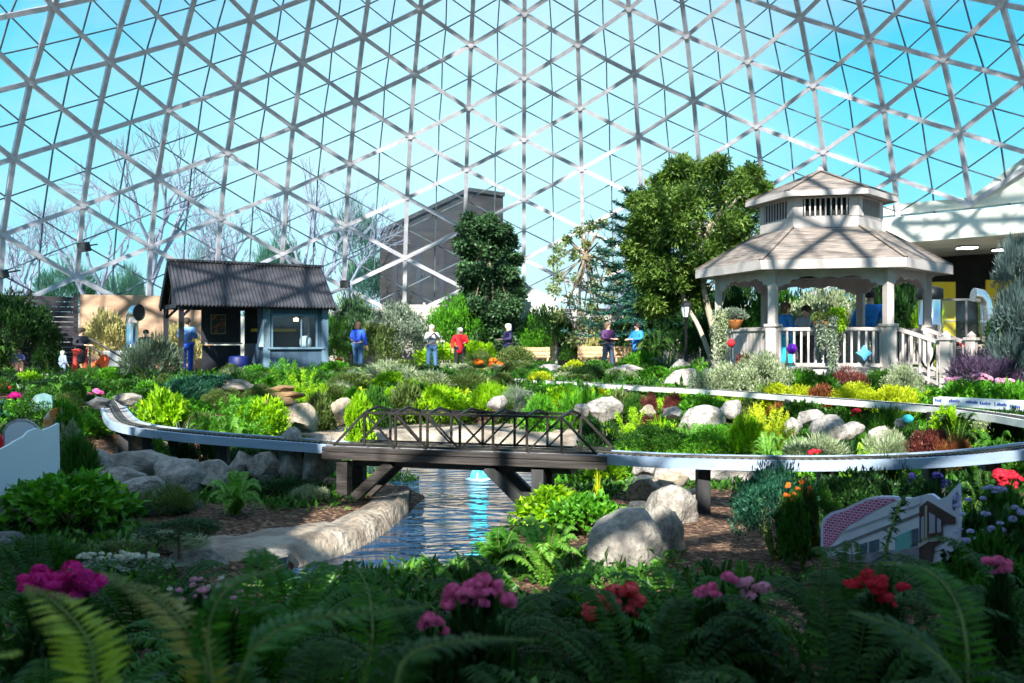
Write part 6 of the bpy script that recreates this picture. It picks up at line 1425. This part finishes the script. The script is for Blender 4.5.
# ------------------------------------------------------------ added shade canopy behind the camera, sun, sky, camera
CANOPY=True
if CANOPY:
    mb=MB(); mb.box((6.2,-2.6,6.55),(13.6,2.4,.5)); mb.box((-2.1,-3.2,6.55),(3.0,1.2,.5)); mb.box((-9.8,-.2,6.55),(12.4,7.2,.5)); tag(mb.obj('shade_canopy',M['concrete']),kind='structure')  # unseen slabs, added and stepped to shape the foreground shade
    mb=MB(); mb.box((0,-3.6,3.4),(26,.3,6.2)); tag(mb.obj('wall_front.001',M['concrete']),kind='structure')
sun=bpy.data.lights.new('sun','SUN'); sun.energy=SUN_E; sun.angle=math.radians(.55); sun.color=(1,.93,.82); so=bpy.data.objects.new('sun',sun); C.objects.link(so)
az,el=math.radians(SUN_AZ),math.radians(SUN_EL); sd=Vector((math.sin(az)*math.cos(el),math.cos(az)*math.cos(el),math.sin(el)))   # toward the sun
so.rotation_euler=sd.to_track_quat('Z','Y').to_euler()
w=bpy.data.worlds.new('sky'); bpy.context.scene.world=w; w.use_nodes=True; n=w.node_tree; n.nodes.clear(); Lk=n.links.new
tc=n.nodes.new('ShaderNodeTexCoord'); sp=n.nodes.new('ShaderNodeSeparateXYZ'); Lk(tc.outputs['Generated'],sp.inputs[0])
r=n.nodes.new('ShaderNodeValToRGB'); el_=r.color_ramp.elements; el_[0].position=0; el_[0].color=(.6,.85,1,1); el_[1].position=1; el_[1].color=(.6,.78,1,1)
for p_,c_ in ((.12,(.3,.92,1.1)),(.25,(.13,.78,1.06)),(.38,(.04,.52,.95)),(.62,(.14,.5,1.0))): e=el_.new(p_); e.color=(*c_,1)
Lk(sp.outputs['Z'],r.inputs[0])
no=n.nodes.new('ShaderNodeTexNoise'); no.inputs['Scale'].default_value=2.2; no.inputs['Detail'].default_value=7; mp=n.nodes.new('ShaderNodeMapping'); mp.inputs['Scale'].default_value=(1,1,3); mp.inputs['Location'].default_value=(.3,.1,.2); Lk(tc.outputs['Generated'],mp.inputs[0]); Lk(mp.outputs[0],no.inputs['Vector'])
cr=n.nodes.new('ShaderNodeMapRange'); cr.inputs[1].default_value=.46; cr.inputs[2].default_value=.72; cr.inputs[3].default_value=0; cr.inputs[4].default_value=.4; Lk(no.outputs['Fac'],cr.inputs[0])
mx=n.nodes.new('ShaderNodeMixRGB'); mx.inputs[2].default_value=(.92,.97,1,1); Lk(cr.outputs[0],mx.inputs[0]); Lk(r.outputs[0],mx.inputs[1])
dp=n.nodes.new('ShaderNodeVectorMath'); dp.operation='DOT_PRODUCT'; dp.inputs[1].default_value=Vector((-.02,.97,.2)).normalized(); Lk(tc.outputs['Generated'],dp.inputs[0])
mr=n.nodes.new('ShaderNodeMapRange'); mr.interpolation_type='SMOOTHSTEP'; mr.inputs[1].default_value=.92; mr.inputs[2].default_value=1.0; mr.inputs[3].default_value=0; mr.inputs[4].default_value=.6; Lk(dp.outputs['Value'],mr.inputs[0])
m3=n.nodes.new('ShaderNodeMixRGB'); m3.inputs[2].default_value=(.85,1.1,1.15,1); Lk(mr.outputs[0],m3.inputs[0]); Lk(mx.outputs[0],m3.inputs[1]); mx=m3
bg=n.nodes.new('ShaderNodeBackground'); bg.inputs['Strength'].default_value=SKY_S; Lk(mx.outputs[0],bg.inputs[0]); ow=n.nodes.new('ShaderNodeOutputWorld'); Lk(bg.outputs[0],ow.inputs[0])
cam=bpy.data.cameras.new('camera'); cam.lens=F/1024*36; cam.sensor_width=36; cam.clip_end=600; cam.dof.use_dof=True; cam.dof.focus_distance=13; cam.dof.aperture_fstop=3.2
co=bpy.data.objects.new('camera',cam); C.objects.link(co); co.location=(0,0,E); co.rotation_euler=(PI/2,0,0); S=bpy.context.scene; S.camera=co
S.view_settings.view_transform='Standard'; S.view_settings.look='None'; S.view_settings.gamma=1; S.view_settings.use_curve_mapping=False; S.view_settings.exposure=EXPO
S.cycles.use_denoising=True; S.cycles.max_bounces=8; S.cycles.diffuse_bounces=3; S.cycles.glossy_bounces=3; S.cycles.transparent_max_bounces=24; S.cycles.caustics_reflective=False; S.cycles.caustics_refractive=False; S.cycles.sample_clamp_indirect=4
